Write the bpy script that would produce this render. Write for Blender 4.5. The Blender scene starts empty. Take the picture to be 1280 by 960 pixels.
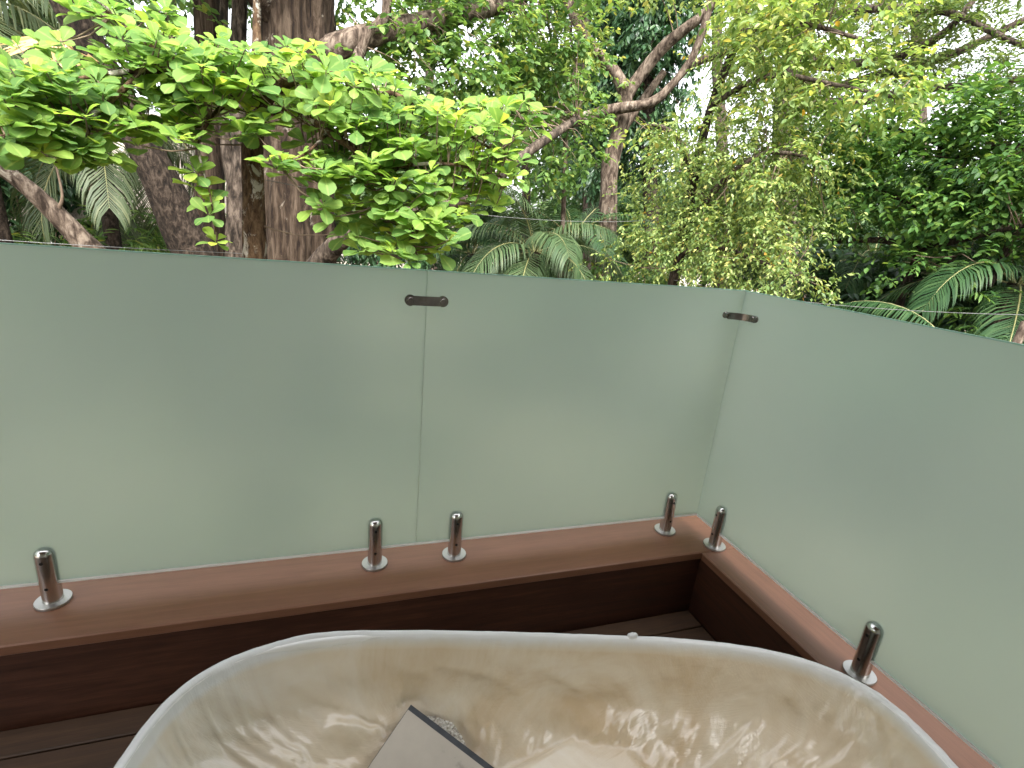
import bpy, math, random
import numpy as np
from mathutils import Vector, Matrix, noise

random.seed(7)
RNG = np.random.default_rng(11)
SC = bpy.context.scene
COL = SC.collection
rad = math.radians

# ------------------------------------------------------------------ camera
# World: the two glass screens meet at the origin (bottom edge of the glass at z = 0).
# The long screen runs along -X (outside is +Y), the short one along -Y (outside is +X).
F_PX, YAW, PITCH, ROLL = 647.62, 0.34321, 0.29326, -0.09544
CAM = np.array([-1.5307, -1.6667, 1.1540])
_f = np.array([math.sin(YAW) * math.cos(PITCH), math.cos(YAW) * math.cos(PITCH), -math.sin(PITCH)])
_r = np.array([math.cos(YAW), -math.sin(YAW), 0.0])
_d = np.cross(_f, _r)
_c, _s = math.cos(ROLL), math.sin(ROLL)
RIGHT, DOWN, FWD = _c * _r + _s * _d, -_s * _r + _c * _d, _f
cam_data = bpy.data.cameras.new('camera')
cam_data.sensor_width = 36.0
cam_data.lens = 36.0 * F_PX / 1280.0
cam_data.clip_start = 0.02
cam_data.clip_end = 2000.0
cam = bpy.data.objects.new('camera', cam_data)
COL.objects.link(cam)
cam.matrix_world = Matrix(((RIGHT[0], -DOWN[0], -FWD[0], CAM[0]), (RIGHT[1], -DOWN[1], -FWD[1], CAM[1]),
                           (RIGHT[2], -DOWN[2], -FWD[2], CAM[2]), (0, 0, 0, 1)))
SC.camera = cam

# ------------------------------------------------------------------ light
SUN_AZ, SUN_EL = 192.0, 52.0         # compass degrees from +Y towards +X
world = bpy.data.worlds.new('World')
SC.world = world
world.use_nodes = True
wn = world.node_tree.nodes
wl = world.node_tree.links
wn.clear()
sky = wn.new('ShaderNodeTexSky')
sky.sky_type = 'NISHITA'
sky.sun_disc = False
sky.sun_elevation = rad(SUN_EL)
sky.sun_rotation = rad(SUN_AZ)
sky.air_density = 1.0
sky.dust_density = 4.0
hs = wn.new('ShaderNodeHueSaturation')       # bright hazy overcast: the blue is washed out
hs.inputs['Saturation'].default_value = 0.18
bgn = wn.new('ShaderNodeBackground')
bgn.inputs['Strength'].default_value = 0.15
wo = wn.new('ShaderNodeOutputWorld')
wl.new(sky.outputs[0], hs.inputs['Color'])
wl.new(hs.outputs[0], bgn.inputs['Color'])
wl.new(bgn.outputs[0], wo.inputs['Surface'])
sun_data = bpy.data.lights.new('sun', 'SUN')
sun_data.energy = 1.5
sun_data.angle = rad(14)
sun_data.color = (1.0, 0.96, 0.88)
sun = bpy.data.objects.new('sun', sun_data)
COL.objects.link(sun)
sdir = Vector((math.sin(rad(SUN_AZ)) * math.cos(rad(SUN_EL)), math.cos(rad(SUN_AZ)) * math.cos(rad(SUN_EL)), math.sin(rad(SUN_EL))))
sun.rotation_euler = sdir.to_track_quat('Z', 'Y').to_euler()
sun.location = (3, 3, 8)
SC.view_settings.view_transform = 'Standard'
SC.view_settings.look = 'None'
SC.view_settings.gamma = 1.0
SC.view_settings.exposure = 2.4
SC.cycles.use_denoising = True
SC.cycles.max_bounces = 14
SC.cycles.diffuse_bounces = 5
SC.cycles.transmission_bounces = 8
SC.cycles.transparent_max_bounces = 12
SC.cycles.sample_clamp_indirect = 6.0

# ------------------------------------------------------------------ pixel helpers
def ray(x, y):
    return RIGHT * ((x - 640) / F_PX) + DOWN * ((y - 480) / F_PX) + FWD

def PX(x, y, D):
    """point seen at photo pixel (x, y), D metres away horizontally"""
    v = ray(x, y)
    return CAM + v * (D / math.hypot(v[0], v[1]))

def onz(x, y, z):
    v = ray(x, y)
    return CAM + v * ((z - CAM[2]) / v[2])

# ------------------------------------------------------------------ materials
def nodes(name):
    m = bpy.data.materials.new(name)
    m.use_nodes = True
    nt = m.node_tree
    p = nt.nodes['Principled BSDF']
    return m, nt.nodes, nt.links, p

def ramp(N, stops):
    r = N.new('ShaderNodeValToRGB')
    e = r.color_ramp.elements
    while len(e) < len(stops):
        e.new(0.5)
    for k, (pos, c) in enumerate(stops):
        e[k].position = pos
        e[k].color = (c[0], c[1], c[2], 1)
    return r

def tex(N, L, scale3, nscale, detail=5, rough=0.55, dist=0.0, coord='Object'):
    tc = N.new('ShaderNodeTexCoord')
    mp = N.new('ShaderNodeMapping')
    mp.inputs['Scale'].default_value = scale3
    L.new(tc.outputs[coord], mp.inputs['Vector'])
    n = N.new('ShaderNodeTexNoise')
    n.inputs['Scale'].default_value = nscale
    n.inputs['Detail'].default_value = detail
    n.inputs['Roughness'].default_value = rough
    n.inputs['Distortion'].default_value = dist
    L.new(mp.outputs[0], n.inputs['Vector'])
    return n

def bump(N, L, p, src, strength, dist):
    b = N.new('ShaderNodeBump')
    b.inputs['Strength'].default_value = strength
    b.inputs['Distance'].default_value = dist
    L.new(src, b.inputs['Height'])
    L.new(b.outputs[0], p.inputs['Normal'])
    return b

def mat_noise(name, stops, scale3=(1, 1, 1), nscale=4, rough=0.8, bstr=0.0, bdist=0.01, metallic=0.0, detail=5, dist=0.0, rrange=None):
    m, N, L, p = nodes(name)
    n = tex(N, L, scale3, nscale, detail, 0.6, dist)
    r = ramp(N, stops)
    L.new(n.outputs[0], r.inputs[0])
    L.new(r.outputs[0], p.inputs['Base Color'])
    p.inputs['Roughness'].default_value = rough
    p.inputs['Metallic'].default_value = metallic
    if bstr:
        bump(N, L, p, n.outputs[0], bstr, bdist)
    if rrange:
        r2 = N.new('ShaderNodeMapRange')
        r2.inputs[3].default_value, r2.inputs[4].default_value = rrange
        L.new(n.outputs[0], r2.inputs[0])
        L.new(r2.outputs[0], p.inputs['Roughness'])
    return m

def mat_wood(name, along, dark, mid, light, rough=(0.35, 0.6)):
    m, N, L, p = nodes(name)
    sc = {'x': (0.5, 9, 9), 'y': (9, 0.5, 9)}[along]
    n1 = tex(N, L, sc, 5.0, 7, 0.62, 0.6)
    sc2 = {'x': (2, 60, 60), 'y': (60, 2, 60)}[along]
    n2 = tex(N, L, sc2, 6.0, 4, 0.6, 0.2)
    n3 = tex(N, L, (1, 1, 1), 2.3, 3, 0.5)
    r = ramp(N, [(0.36, dark), (0.5, mid), (0.63, light)])
    mx = N.new('ShaderNodeMix')
    mx.data_type = 'FLOAT'
    mx.inputs[0].default_value = 0.38
    L.new(n1.outputs[0], mx.inputs[2])
    L.new(n2.outputs[0], mx.inputs[3])
    mx2 = N.new('ShaderNodeMix')
    mx2.data_type = 'FLOAT'
    mx2.inputs[0].default_value = 0.25
    L.new(mx.outputs[0], mx2.inputs[2])
    L.new(n3.outputs[0], mx2.inputs[3])
    L.new(mx2.outputs[0], r.inputs[0])
    L.new(r.outputs[0], p.inputs['Base Color'])
    mr = N.new('ShaderNodeMapRange')
    mr.inputs[3].default_value, mr.inputs[4].default_value = rough
    L.new(n1.outputs[0], mr.inputs[0])
    L.new(mr.outputs[0], p.inputs['Roughness'])
    bump(N, L, p, n2.outputs[0], 0.12, 0.002)
    return m

def mat_leaf(name, stops, tcol, tmix=0.4, rough=0.45, spec=0.4):
    m, N, L, p = nodes(name)
    g = N.new('ShaderNodeNewGeometry')
    r = ramp(N, stops)
    L.new(g.outputs['Random Per Island'], r.inputs[0])
    L.new(r.outputs[0], p.inputs['Base Color'])
    p.inputs['Roughness'].default_value = rough
    p.inputs['Specular IOR Level'].default_value = spec
    t = N.new('ShaderNodeBsdfTranslucent')
    mc = N.new('ShaderNodeMix')
    mc.data_type = 'RGBA'
    mc.blend_type = 'MULTIPLY'
    mc.inputs[0].default_value = 1.0
    L.new(r.outputs[0], mc.inputs[6])
    mc.inputs[7].default_value = (tcol[0], tcol[1], tcol[2], 1)
    L.new(mc.outputs[2], t.inputs['Color'])
    ms = N.new('ShaderNodeMixShader')
    ms.inputs[0].default_value = tmix
    L.new(p.outputs[0], ms.inputs[1])
    L.new(t.outputs[0], ms.inputs[2])
    L.new(ms.outputs[0], N['Material Output'].inputs['Surface'])
    return m

def mat_bark(name, dark, mid, light, patch=None, pth=0.6, vs=(5, 5, 0.9), bdist=0.04, sc=2.2):
    m, N, L, p = nodes(name)
    n = tex(N, L, vs, sc, 8, 0.68, 0.4)
    r = ramp(N, [(0.38, dark), (0.5, mid), (0.62, light)])
    L.new(n.outputs[0], r.inputs[0])
    out = r.outputs[0]
    if patch:
        n2 = tex(N, L, (1, 1, 0.6), 5.5, 6, 0.7, 0.8)
        r2 = ramp(N, [(pth, (0, 0, 0)), (pth + 0.06, (1, 1, 1))])
        L.new(n2.outputs[0], r2.inputs[0])
        mx = N.new('ShaderNodeMix')
        mx.data_type = 'RGBA'
        L.new(r2.outputs[0], mx.inputs[0])
        L.new(out, mx.inputs[6])
        mx.inputs[7].default_value = (*patch, 1)
        out = mx.outputs[2]
    L.new(out, p.inputs['Base Color'])
    p.inputs['Roughness'].default_value = 0.9
    p.inputs['Specular IOR Level'].default_value = 0.2
    bump(N, L, p, n.outputs[0], 0.9, bdist)
    return m

M = {}
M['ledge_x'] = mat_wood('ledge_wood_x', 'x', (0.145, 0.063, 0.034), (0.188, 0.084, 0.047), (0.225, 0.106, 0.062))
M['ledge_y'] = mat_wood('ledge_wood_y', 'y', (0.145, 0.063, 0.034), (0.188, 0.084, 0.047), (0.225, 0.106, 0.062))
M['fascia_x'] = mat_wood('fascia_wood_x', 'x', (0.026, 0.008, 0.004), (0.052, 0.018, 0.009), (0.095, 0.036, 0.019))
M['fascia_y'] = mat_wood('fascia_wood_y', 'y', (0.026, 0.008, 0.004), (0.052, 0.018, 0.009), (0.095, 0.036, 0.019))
M['deck'] = mat_wood('deck_wood', 'x', (0.030, 0.014, 0.006), (0.056, 0.027, 0.012), (0.09, 0.046, 0.021), (0.55, 0.8))
M['under'] = mat_noise('under_deck', [(0.3, (0.03, 0.025, 0.02)), (0.7, (0.06, 0.05, 0.04))], nscale=8)
M['plaster'] = mat_noise('wall_plaster', [(0.3, (0.66, 0.64, 0.60)), (0.7, (0.72, 0.70, 0.66))], nscale=6, rough=0.9, bstr=0.1)
M['soffit'] = mat_wood('soffit_wood', 'x', (0.06, 0.03, 0.018), (0.10, 0.055, 0.035), (0.14, 0.08, 0.05))
M['steel'] = mat_noise('satin_steel', [(0.3, (0.52, 0.51, 0.49)), (0.7, (0.66, 0.65, 0.63))], (1, 1, 30), 40, 0.2, 0.02, 0.001, 1.0, rrange=(0.14, 0.28))
M['steel_flange'] = mat_noise('brushed_steel', [(0.3, (0.40, 0.39, 0.375)), (0.7, (0.52, 0.51, 0.49))], (30, 30, 1), 30, 0.3, 0.03, 0.001, 1.0, rrange=(0.36, 0.5))
M['clip'] = mat_noise('dark_steel', [(0.3, (0.16, 0.14, 0.13)), (0.7, (0.26, 0.24, 0.22))], nscale=30, rough=0.25, metallic=1.0)
M['screw'] = mat_noise('screw_socket', [(0.3, (0.02, 0.02, 0.02)), (0.7, (0.05, 0.05, 0.05))], nscale=60, rough=0.4, metallic=0.8)
M['ground'] = mat_noise('forest_floor', [(0.25, (0.10, 0.075, 0.055)), (0.45, (0.21, 0.165, 0.125)), (0.6, (0.13, 0.115, 0.075)), (0.8, (0.30, 0.25, 0.195))], nscale=0.55, rough=0.95, bstr=0.5, bdist=0.05, detail=9)
M['sand'] = mat_noise('sandy_track', [(0.3, (0.36, 0.31, 0.25)), (0.7, (0.48, 0.43, 0.36))], nscale=1.3, rough=0.95, detail=8)

def mat_frost():
    m, N, L, p = nodes('frosted_glass')
    N.remove(p)
    n = tex(N, L, (1, 1, 1), 1.6, 4, 0.5)
    r = ramp(N, [(0.3, (0.72, 0.80, 0.76)), (0.7, (0.765, 0.84, 0.80))])
    L.new(n.outputs[0], r.inputs[0])
    sm = tex(N, L, (3.0, 3.0, 0.7), 5, 6, 0.7, 1.0)
    sr = N.new('ShaderNodeMapRange')
    sr.inputs[3].default_value, sr.inputs[4].default_value = 0.26, 0.50
    L.new(sm.outputs[0], sr.inputs[0])
    t = N.new('ShaderNodeBsdfTranslucent')
    g = N.new('ShaderNodeBsdfRefraction')
    g.inputs['Roughness'].default_value = 0.62
    g.inputs['IOR'].default_value = 1.12
    d = N.new('ShaderNodeBsdfDiffuse')
    s = N.new('ShaderNodeBsdfGlossy')
    L.new(sr.outputs[0], s.inputs['Roughness'])
    s.inputs['Color'].default_value = (0.9, 0.95, 0.92, 1)
    for x in (t, g, d):
        L.new(r.outputs[0], x.inputs['Color'])
    m1 = N.new('ShaderNodeMixShader')
    m1.inputs[0].default_value = 0.52
    L.new(t.outputs[0], m1.inputs[1])
    L.new(g.outputs[0], m1.inputs[2])
    m2 = N.new('ShaderNodeMixShader')
    m2.inputs[0].default_value = 0.10
    L.new(m1.outputs[0], m2.inputs[1])
    L.new(d.outputs[0], m2.inputs[2])
    fr = N.new('ShaderNodeFresnel')
    fr.inputs['IOR'].default_value = 1.35
    m3 = N.new('ShaderNodeMixShader')
    L.new(fr.outputs[0], m3.inputs[0])
    L.new(m2.outputs[0], m3.inputs[1])
    L.new(s.outputs[0], m3.inputs[2])
    L.new(m3.outputs[0], N['Material Output'].inputs['Surface'])
    return m
M['frost'] = mat_frost()
def mat_edge(name, col, tmix):
    m, N, L, p = nodes(name)
    n = tex(N, L, (1, 1, 1), 12, 3, 0.5)
    r = ramp(N, [(0.3, tuple(c * 0.94 for c in col)), (0.7, col)])
    L.new(n.outputs[0], r.inputs[0])
    L.new(r.outputs[0], p.inputs['Base Color'])
    p.inputs['Roughness'].default_value = 0.3
    t = N.new('ShaderNodeBsdfTranslucent')
    L.new(r.outputs[0], t.inputs['Color'])
    ms = N.new('ShaderNodeMixShader')
    ms.inputs[0].default_value = tmix
    L.new(p.outputs[0], ms.inputs[1])
    L.new(t.outputs[0], ms.inputs[2])
    L.new(ms.outputs[0], N['Material Output'].inputs['Surface'])
    return m
M['lit_edge'] = mat_edge('lit_edge_strip', (0.98, 0.98, 0.975), 0.85)  # near-white stands in for light caught in the clear bottom edge
M['edge'] = mat_edge('polished_glass_edge', (0.42, 0.60, 0.52), 0.5)
M['enamel'] = mat_noise('tub_enamel', [(0.3, (0.76, 0.75, 0.72)), (0.7, (0.82, 0.81, 0.78))], nscale=3, rough=0.25)

# ------------------------------------------------------------------ mesh helpers
LOC = {}

def tag(o, label=None, cat=None, group=None, kind=None):
    for k, v in (('label', label), ('category', cat), ('group', group), ('kind', kind)):
        if v:
            o[k] = v
    return o

def empty(name, loc):
    o = bpy.data.objects.new(name, None)
    o.empty_display_size = 0.1
    o.location = tuple(loc)
    COL.objects.link(o)
    LOC[o.name] = np.array(loc, float)
    return o

def wloc(o):
    return LOC.get(o.name, np.zeros(3)) if o else np.zeros(3)

def mk(name, verts, faces, mat, parent=None, smooth=True, origin=None):
    """one mesh object; verts in world space. faces: array (n,k) or list of lists"""
    V = np.asarray(verts, float).reshape(-1, 3)
    pl = wloc(parent)
    org = np.array(origin, float) if origin is not None else (pl if parent else V.mean(0) * 0)
    me = bpy.data.meshes.new(name)
    if isinstance(faces, np.ndarray):
        k = faces.shape[1]
        me.vertices.add(len(V))
        me.vertices.foreach_set('co', (V - org).astype(np.float32).ravel())
        me.loops.add(faces.size)
        me.loops.foreach_set('vertex_index', faces.astype(np.int32).ravel())
        me.polygons.add(len(faces))
        me.polygons.foreach_set('loop_start', (np.arange(len(faces)) * k).astype(np.int32))
        me.polygons.foreach_set('loop_total', np.full(len(faces), k, np.int32))
        me.update(calc_edges=True)
    else:
        me.from_pydata((V - org).tolist(), [], [list(map(int, f)) for f in faces])
    me.validate()
    me.materials.append(mat)
    if smooth:
        me.polygons.foreach_set('use_smooth', np.ones(len(me.polygons), bool))
    me.update()
    o = bpy.data.objects.new(name, me)
    COL.objects.link(o)
    o.location = tuple(org - pl)
    o.parent = parent
    LOC[o.name] = org
    return o

class MB:
    def __init__(self):
        self.v, self.f, self.n = [], [], 0
    def add(self, v, f):
        v = np.asarray(v, float)
        self.v.append(v)
        self.f += [[i + self.n for i in q] for q in f]
        self.n += len(v)
        return self
    def box(self, a, b, bev=0.0):
        a, b = np.array(a, float), np.array(b, float)
        if bev <= 0:
            v = [[(a, b)[i][0], (a, b)[j][1], (a, b)[k][2]] for i in (0, 1) for j in (0, 1) for k in (0, 1)]
            f = [[0, 1, 3, 2], [4, 6, 7, 5], [0, 4, 5, 1], [2, 3, 7, 6], [0, 2, 6, 4], [1, 5, 7, 3]]
            return self.add(v, f)
        v, idx = [], {}
        for i in (0, 1):
            for j in (0, 1):
                for k in (0, 1):
                    c = np.array([(a, b)[i][0], (a, b)[j][1], (a, b)[k][2]])
                    s = np.array([1 - 2 * i, 1 - 2 * j, 1 - 2 * k])
                    for ax in range(3):   # vertex that lies on the face normal to ax
                        q = c + s * bev
                        q[ax] = c[ax]
                        idx[(i, j, k, ax)] = len(v)
                        v.append(q)
        f = []
        for ax in range(3):
            o1, o2 = [t for t in range(3) if t != ax]
            for side in (0, 1):
                q = []
                for p1, p2 in ((0, 0), (1, 0), (1, 1), (0, 1)):
                    key = [0, 0, 0]
                    key[ax], key[o1], key[o2] = side, p1, p2
                    q.append(idx[(*key, ax)])
                f.append(q)
        for ax in range(3):          # edges along ax
            o1, o2 = [t for t in range(3) if t != ax]
            for p1 in (0, 1):
                for p2 in (0, 1):
                    k0, k1 = [0, 0, 0], [0, 0, 0]
                    k0[o1] = k1[o1] = p1
                    k0[o2] = k1[o2] = p2
                    k1[ax] = 1
                    f.append([idx[(*k0, o1)], idx[(*k1, o1)], idx[(*k1, o2)], idx[(*k0, o2)]])
        for i in (0, 1):
            for j in (0, 1):
                for k in (0, 1):
                    f.append([idx[(i, j, k, t)] for t in range(3)])
        return self.add(v, f)
    def lathe(self, c, prof, n=28, axis='z'):
        v, f = [], []
        for (r, z) in prof:
            for k in range(n):
                t = 2 * math.pi * k / n
                p = (r * math.cos(t), r * math.sin(t), z)
                if axis == 'y':
                    p = (p[0], p[2], p[1])
                if axis == 'x':
                    p = (p[2], p[0], p[1])
                v.append(p)
        for i in range(len(prof) - 1):
            for k in range(n):
                k2 = (k + 1) % n
                f.append([i * n + k, i * n + k2, (i + 1) * n + k2, (i + 1) * n + k])
        f.append([k for k in range(n)][::-1])
        f.append([(len(prof) - 1) * n + k for k in range(n)])
        return self.add(np.array(v) + np.array(c), f)
    def build(self, name, mat, parent=None, smooth=False, origin=None):
        o = mk(name, np.concatenate(self.v), self.f, mat, parent, smooth, origin)
        import bmesh
        bm = bmesh.new()
        bm.from_mesh(o.data)
        bmesh.ops.recalc_face_normals(bm, faces=bm.faces)
        bm.to_mesh(o.data)
        bm.free()
        return o

def autosmooth(o, ang=35):
    me = o.data
    me.polygons.foreach_set('use_smooth', np.ones(len(me.polygons), bool))
    import bmesh
    bm = bmesh.new()
    bm.from_mesh(me)
    for e in bm.edges:
        if len(e.link_faces) == 2 and e.calc_face_angle(0) > rad(ang):
            e.smooth = False
    bm.to_mesh(me)
    bm.free()
    return o

def catmull(P, R, step):
    P = np.asarray(P, float)
    R = np.asarray(R, float)
    Q = np.vstack([2 * P[0] - P[1], P, 2 * P[-1] - P[-2]])
    RR = np.r_[R[0], R, R[-1]]
    out, ro = [], []
    for i in range(len(P) - 1):
        p0, p1, p2, p3 = Q[i:i + 4]
        n = max(2, int(np.linalg.norm(p2 - p1) / step))
        for t in np.arange(n) / n:
            out.append(0.5 * ((2 * p1) + (-p0 + p2) * t + (2 * p0 - 5 * p1 + 4 * p2 - p3) * t * t + (-p0 + 3 * p1 - 3 * p2 + p3) * t ** 3))
            ro.append(RR[i + 1] * (1 - t) + RR[i + 2] * t)
    out.append(P[-1])
    ro.append(R[-1])
    return np.array(out), np.array(ro)

def tube(P, R, sides=10, step=0.25, rough=0.0, ridges=0, seed=0):
    """tapered limb; returns verts, faces (quads ndarray)"""
    C, r = catmull(P, R, step)
    n = len(C)
    T = np.gradient(C, axis=0)
    T /= np.linalg.norm(T, axis=1)[:, None] + 1e-9
    up = np.array([0.13, 0.21, 0.97]) if abs(T[0][2]) < 0.8 else np.array([0.9, 0.1, 0.2])
    V = np.zeros((n, sides, 3))
    th = np.arange(sides) * 2 * math.pi / sides
    u = np.cross(T[0], up)
    for i in range(n):
        u = u - T[i] * (u @ T[i])
        u /= np.linalg.norm(u)
        w = np.cross(T[i], u)
        rr = np.full(sides, r[i])
        if rough:
            for k in range(sides):
                q = Vector((math.cos(th[k]) * 1.3 + seed, math.sin(th[k]) * 1.3, C[i][2] * 1.1 + C[i][0]))
                rr[k] *= 1 + rough * noise.noise(q * 1.6) + 0.5 * rough * noise.noise(q * 4.1)
                if ridges:
                    rr[k] *= 1 + 0.7 * rough * math.sin(ridges * th[k] + 3 * noise.noise(q * 0.8))
        V[i] = C[i] + (np.cos(th)[:, None] * u + np.sin(th)[:, None] * w) * rr[:, None]
    k = np.arange(sides)
    f = []
    for i in range(n - 1):
        a = i * sides
        f.append(np.c_[a + k, a + (k + 1) % sides, a + sides + (k + 1) % sides, a + sides + k])
    return V.reshape(-1, 3), np.concatenate(f)

class Soup:
    """many small tubes or strips in one mesh"""
    def __init__(self):
        self.v, self.f, self.n = [], [], 0
    def add(self, v, f):
        self.v.append(v)
        self.f.append(f + self.n)
        self.n += len(v)
    def build(self, name, mat, parent, **kw):
        return mk(name, np.concatenate(self.v), np.concatenate(self.f), mat, parent, **kw)

# ------------------------------------------------------------------ the deck and the ledges
ZL, ZF = -0.070, -0.355          # top of the ledge, top of the deck
YI, XI = -0.172, -0.088          # inner faces of the two ledges
GZ = -2.4                        # ground

g = MB().box((-700, -700, GZ - 0.3), (700, 900, GZ)).build('ground', M['ground'])
tag(g, kind='structure')
t = MB().box((-60, 34, GZ + 0.002), (60, 46, GZ + 0.012)).build('sandy_track', M['sand'])
tag(t, kind='structure')

deck = MB().box((-4.0, -3.2, ZF - 0.13), (XI - 0.004, YI - 0.004, ZF - 0.03)).build('deck_floor', M['under'])
tag(deck, kind='structure')
y = YI - 0.006
k = 0
pw = 0.092
plank_me = None
while y > -3.1:
    if plank_me is None:
        p0 = MB().box((-3.95, y - pw, ZF - 0.028), (XI - 0.006, y, ZF), 0.003).build('plank', M['deck'], deck, origin=(-2, y - pw / 2, ZF))
        plank_me = p0.data
    else:
        o = p0.copy()
        COL.objects.link(o)
        o.location = Vector((-2, y - pw / 2, ZF)) - Vector(tuple(wloc(deck)))
        o.rotation_euler = (random.uniform(-0.004, 0.004), 0, 0)
        o.parent = deck
    y -= pw + 0.006
    k += 1

lx = empty('timber_ledge', (-2.0, -0.05, GZ))
tag(lx, 'reddish brown timber ledge carrying the two-panel frosted screen', 'ledge', 'timber ledges under the glass')
autosmooth(MB().box((-4.0, YI, ZL - 0.035), (0.12, 0.12, ZL), 0.004).build('cap_board', M['ledge_x'], lx))
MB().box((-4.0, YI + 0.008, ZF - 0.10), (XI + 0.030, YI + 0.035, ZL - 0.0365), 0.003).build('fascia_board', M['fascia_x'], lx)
MB().box((-4.0, YI + 0.05, GZ), (0.10, 0.10, ZL - 0.0365)).build('parapet_wall', M['plaster'], lx)
ly = empty('timber_ledge', (0.0, -1.5, GZ))
tag(ly, 'narrow reddish brown timber ledge under the single frosted panel beside the tub', 'ledge', 'timber ledges under the glass')
autosmooth(MB().box((XI, -3.2, ZL - 0.035), (0.12, YI - 0.0015, ZL - 0.0005), 0.004).build('cap_board', M['ledge_y'], ly))
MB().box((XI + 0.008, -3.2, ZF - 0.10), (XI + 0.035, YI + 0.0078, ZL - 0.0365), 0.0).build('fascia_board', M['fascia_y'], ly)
MB().box((XI + 0.05, -3.2, GZ), (0.10, YI + 0.049, ZL - 0.0365)).build('parapet_wall', M['plaster'], ly)

# unseen wall and roof, put in to shade the deck and bounce light
b = MB().box((-4.6, -3.5, GZ), (0.25, -3.25, 2.44)).build('unseen_wall', M['plaster'])
tag(b, kind='structure')
b = MB().box((-4.6, -3.5, 2.45), (0.10, -0.55, 2.62)).build('unseen_roof', M['soffit'])
tag(b, kind='structure')

# ------------------------------------------------------------------ glass screens
def glass(name, a, b, label, group=None):
    r = empty(name, ((a[0] + b[0]) / 2, (a[1] + b[1]) / 2, a[2]))
    tag(r, label, 'glass panel', 'frosted glass panels of the balustrade')
    a, b = np.array(a), np.array(b)
    lo, hi = a.copy(), b.copy()
    lo[2] += 0.0078
    hi[2] -= 0.003
    MB().box(lo, hi, 0.0008).build('pane', M['frost'], r)
    lo2, hi2 = a.copy(), b.copy()
    hi2[2] = a[2] + 0.0075
    ax_ = 1 if b[0] - a[0] > 0.1 else 0
    lo2[ax_] -= 0.004
    MB().box(lo2, hi2).build('edge_strip', M['lit_edge'], r)
    lo3, hi3 = a.copy(), b.copy()
    lo3[2] = b[2] - 0.0028
    MB().box(lo3, hi3).build('top_edge', M['edge'], r)
    return r
TG = 0.006
XJ = -1.2537
glass('glass_screen', (-2.85, -TG, 0), (XJ - 0.0008, TG, 1.0), 'long frosted glass panel running from the flat clip away from the corner')
glass('glass_screen', (XJ + 0.0008, -TG, 0), (TG, TG, 1.0), 'frosted glass panel held between the flat clip and the curved corner clip')
glass('glass_screen', (-TG, -2.3, 0), (TG, -TG - 0.0015, 1.0), 'frosted glass panel on the narrow ledge, at right angles to the others')

# spigots
def spigot(x, y, axis, label):
    r = empty('glass_spigot', (x, y, ZL))
    tag(r, label, 'spigot', 'steel spigots clamping the glass')
    MB_ = MB()
    H0, H1, R0, s = 0.070, 0.190, 0.0255, 0.0068
    fl = MB().lathe((x, y, ZL), [(0.030, 0), (0.0455, 0.0), (0.046, 0.0015), (0.046, 0.008), (0.045, 0.0095), (0.0262, 0.0098)], 40).build('flange', M['steel_flange'], r)
    autosmooth(fl)
    MB_.lathe((x, y, ZL), [(R0 + 0.0008, 0.0098), (R0, 0.012), (R0, H0 - 0.004)], 36)
    prof = [(R0, H0 - 0.004), (R0, H1 - 0.022)]
    for q in range(1, 8):
        an = q / 7 * math.pi / 2 * 0.93
        prof.append((R0 - 0.018 * (1 - math.cos(an)), H1 - 0.022 + 0.022 * math.sin(an)))
    n = 22
    for side in (-1, 1):
        v, f = [], []
        for (rr, z) in prof:
            a0 = math.asin(min(0.99, s / rr))
            for k in range(n + 1):
                an = a0 + (math.pi - 2 * a0) * k / n
                px, py = rr * math.cos(an), side * rr * math.sin(an)
                if axis == 'x':
                    px, py = py, px
                v.append((x + px, y + py, ZL + z))
        w = n + 1
        for i in range(len(prof) - 1):
            for k in range(n):
                f.append([i * w + k, i * w + k + 1, (i + 1) * w + k + 1, (i + 1) * w + k])
            f.append([i * w + n, i * w, (i + 1) * w, (i + 1) * w + n])
        f.append(list(range(w)))
        f.append([(len(prof) - 1) * w + k for k in range(w)])
        MB_.add(v, f)
    pin = MB_.build('post', M['steel'], r)
    autosmooth(pin, 40)
    for z in (0.062, 0.152):
        c = (x, y - R0 - 0.0006, ZL + z) if axis == 'y' else (x - R0 - 0.0006, y, ZL + z)
        sc = MB().lathe(c, [(0.0050, 0.0), (0.0050, 0.002)] , 14, axis).build('screw', M['screw'], r)
spigot(-2.355, 0, 'y', 'steel spigot standing far along the wide ledge, away from the panel joint')
spigot(-1.400, 0, 'y', 'steel spigot below the flat clip, clamping the long panel beside the joint')
spigot(-1.1045, 0, 'y', 'steel spigot below the flat clip, clamping the panel on the corner side of the joint')
spigot(-0.153, 0, 'y', 'steel spigot at the corner end of the wide ledge')
spigot(0, -0.1427, 'x', 'steel spigot on the narrow ledge right by the corner')
spigot(0, -0.8227, 'x', 'steel spigot on the narrow ledge half hidden by the tub rim')

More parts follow.
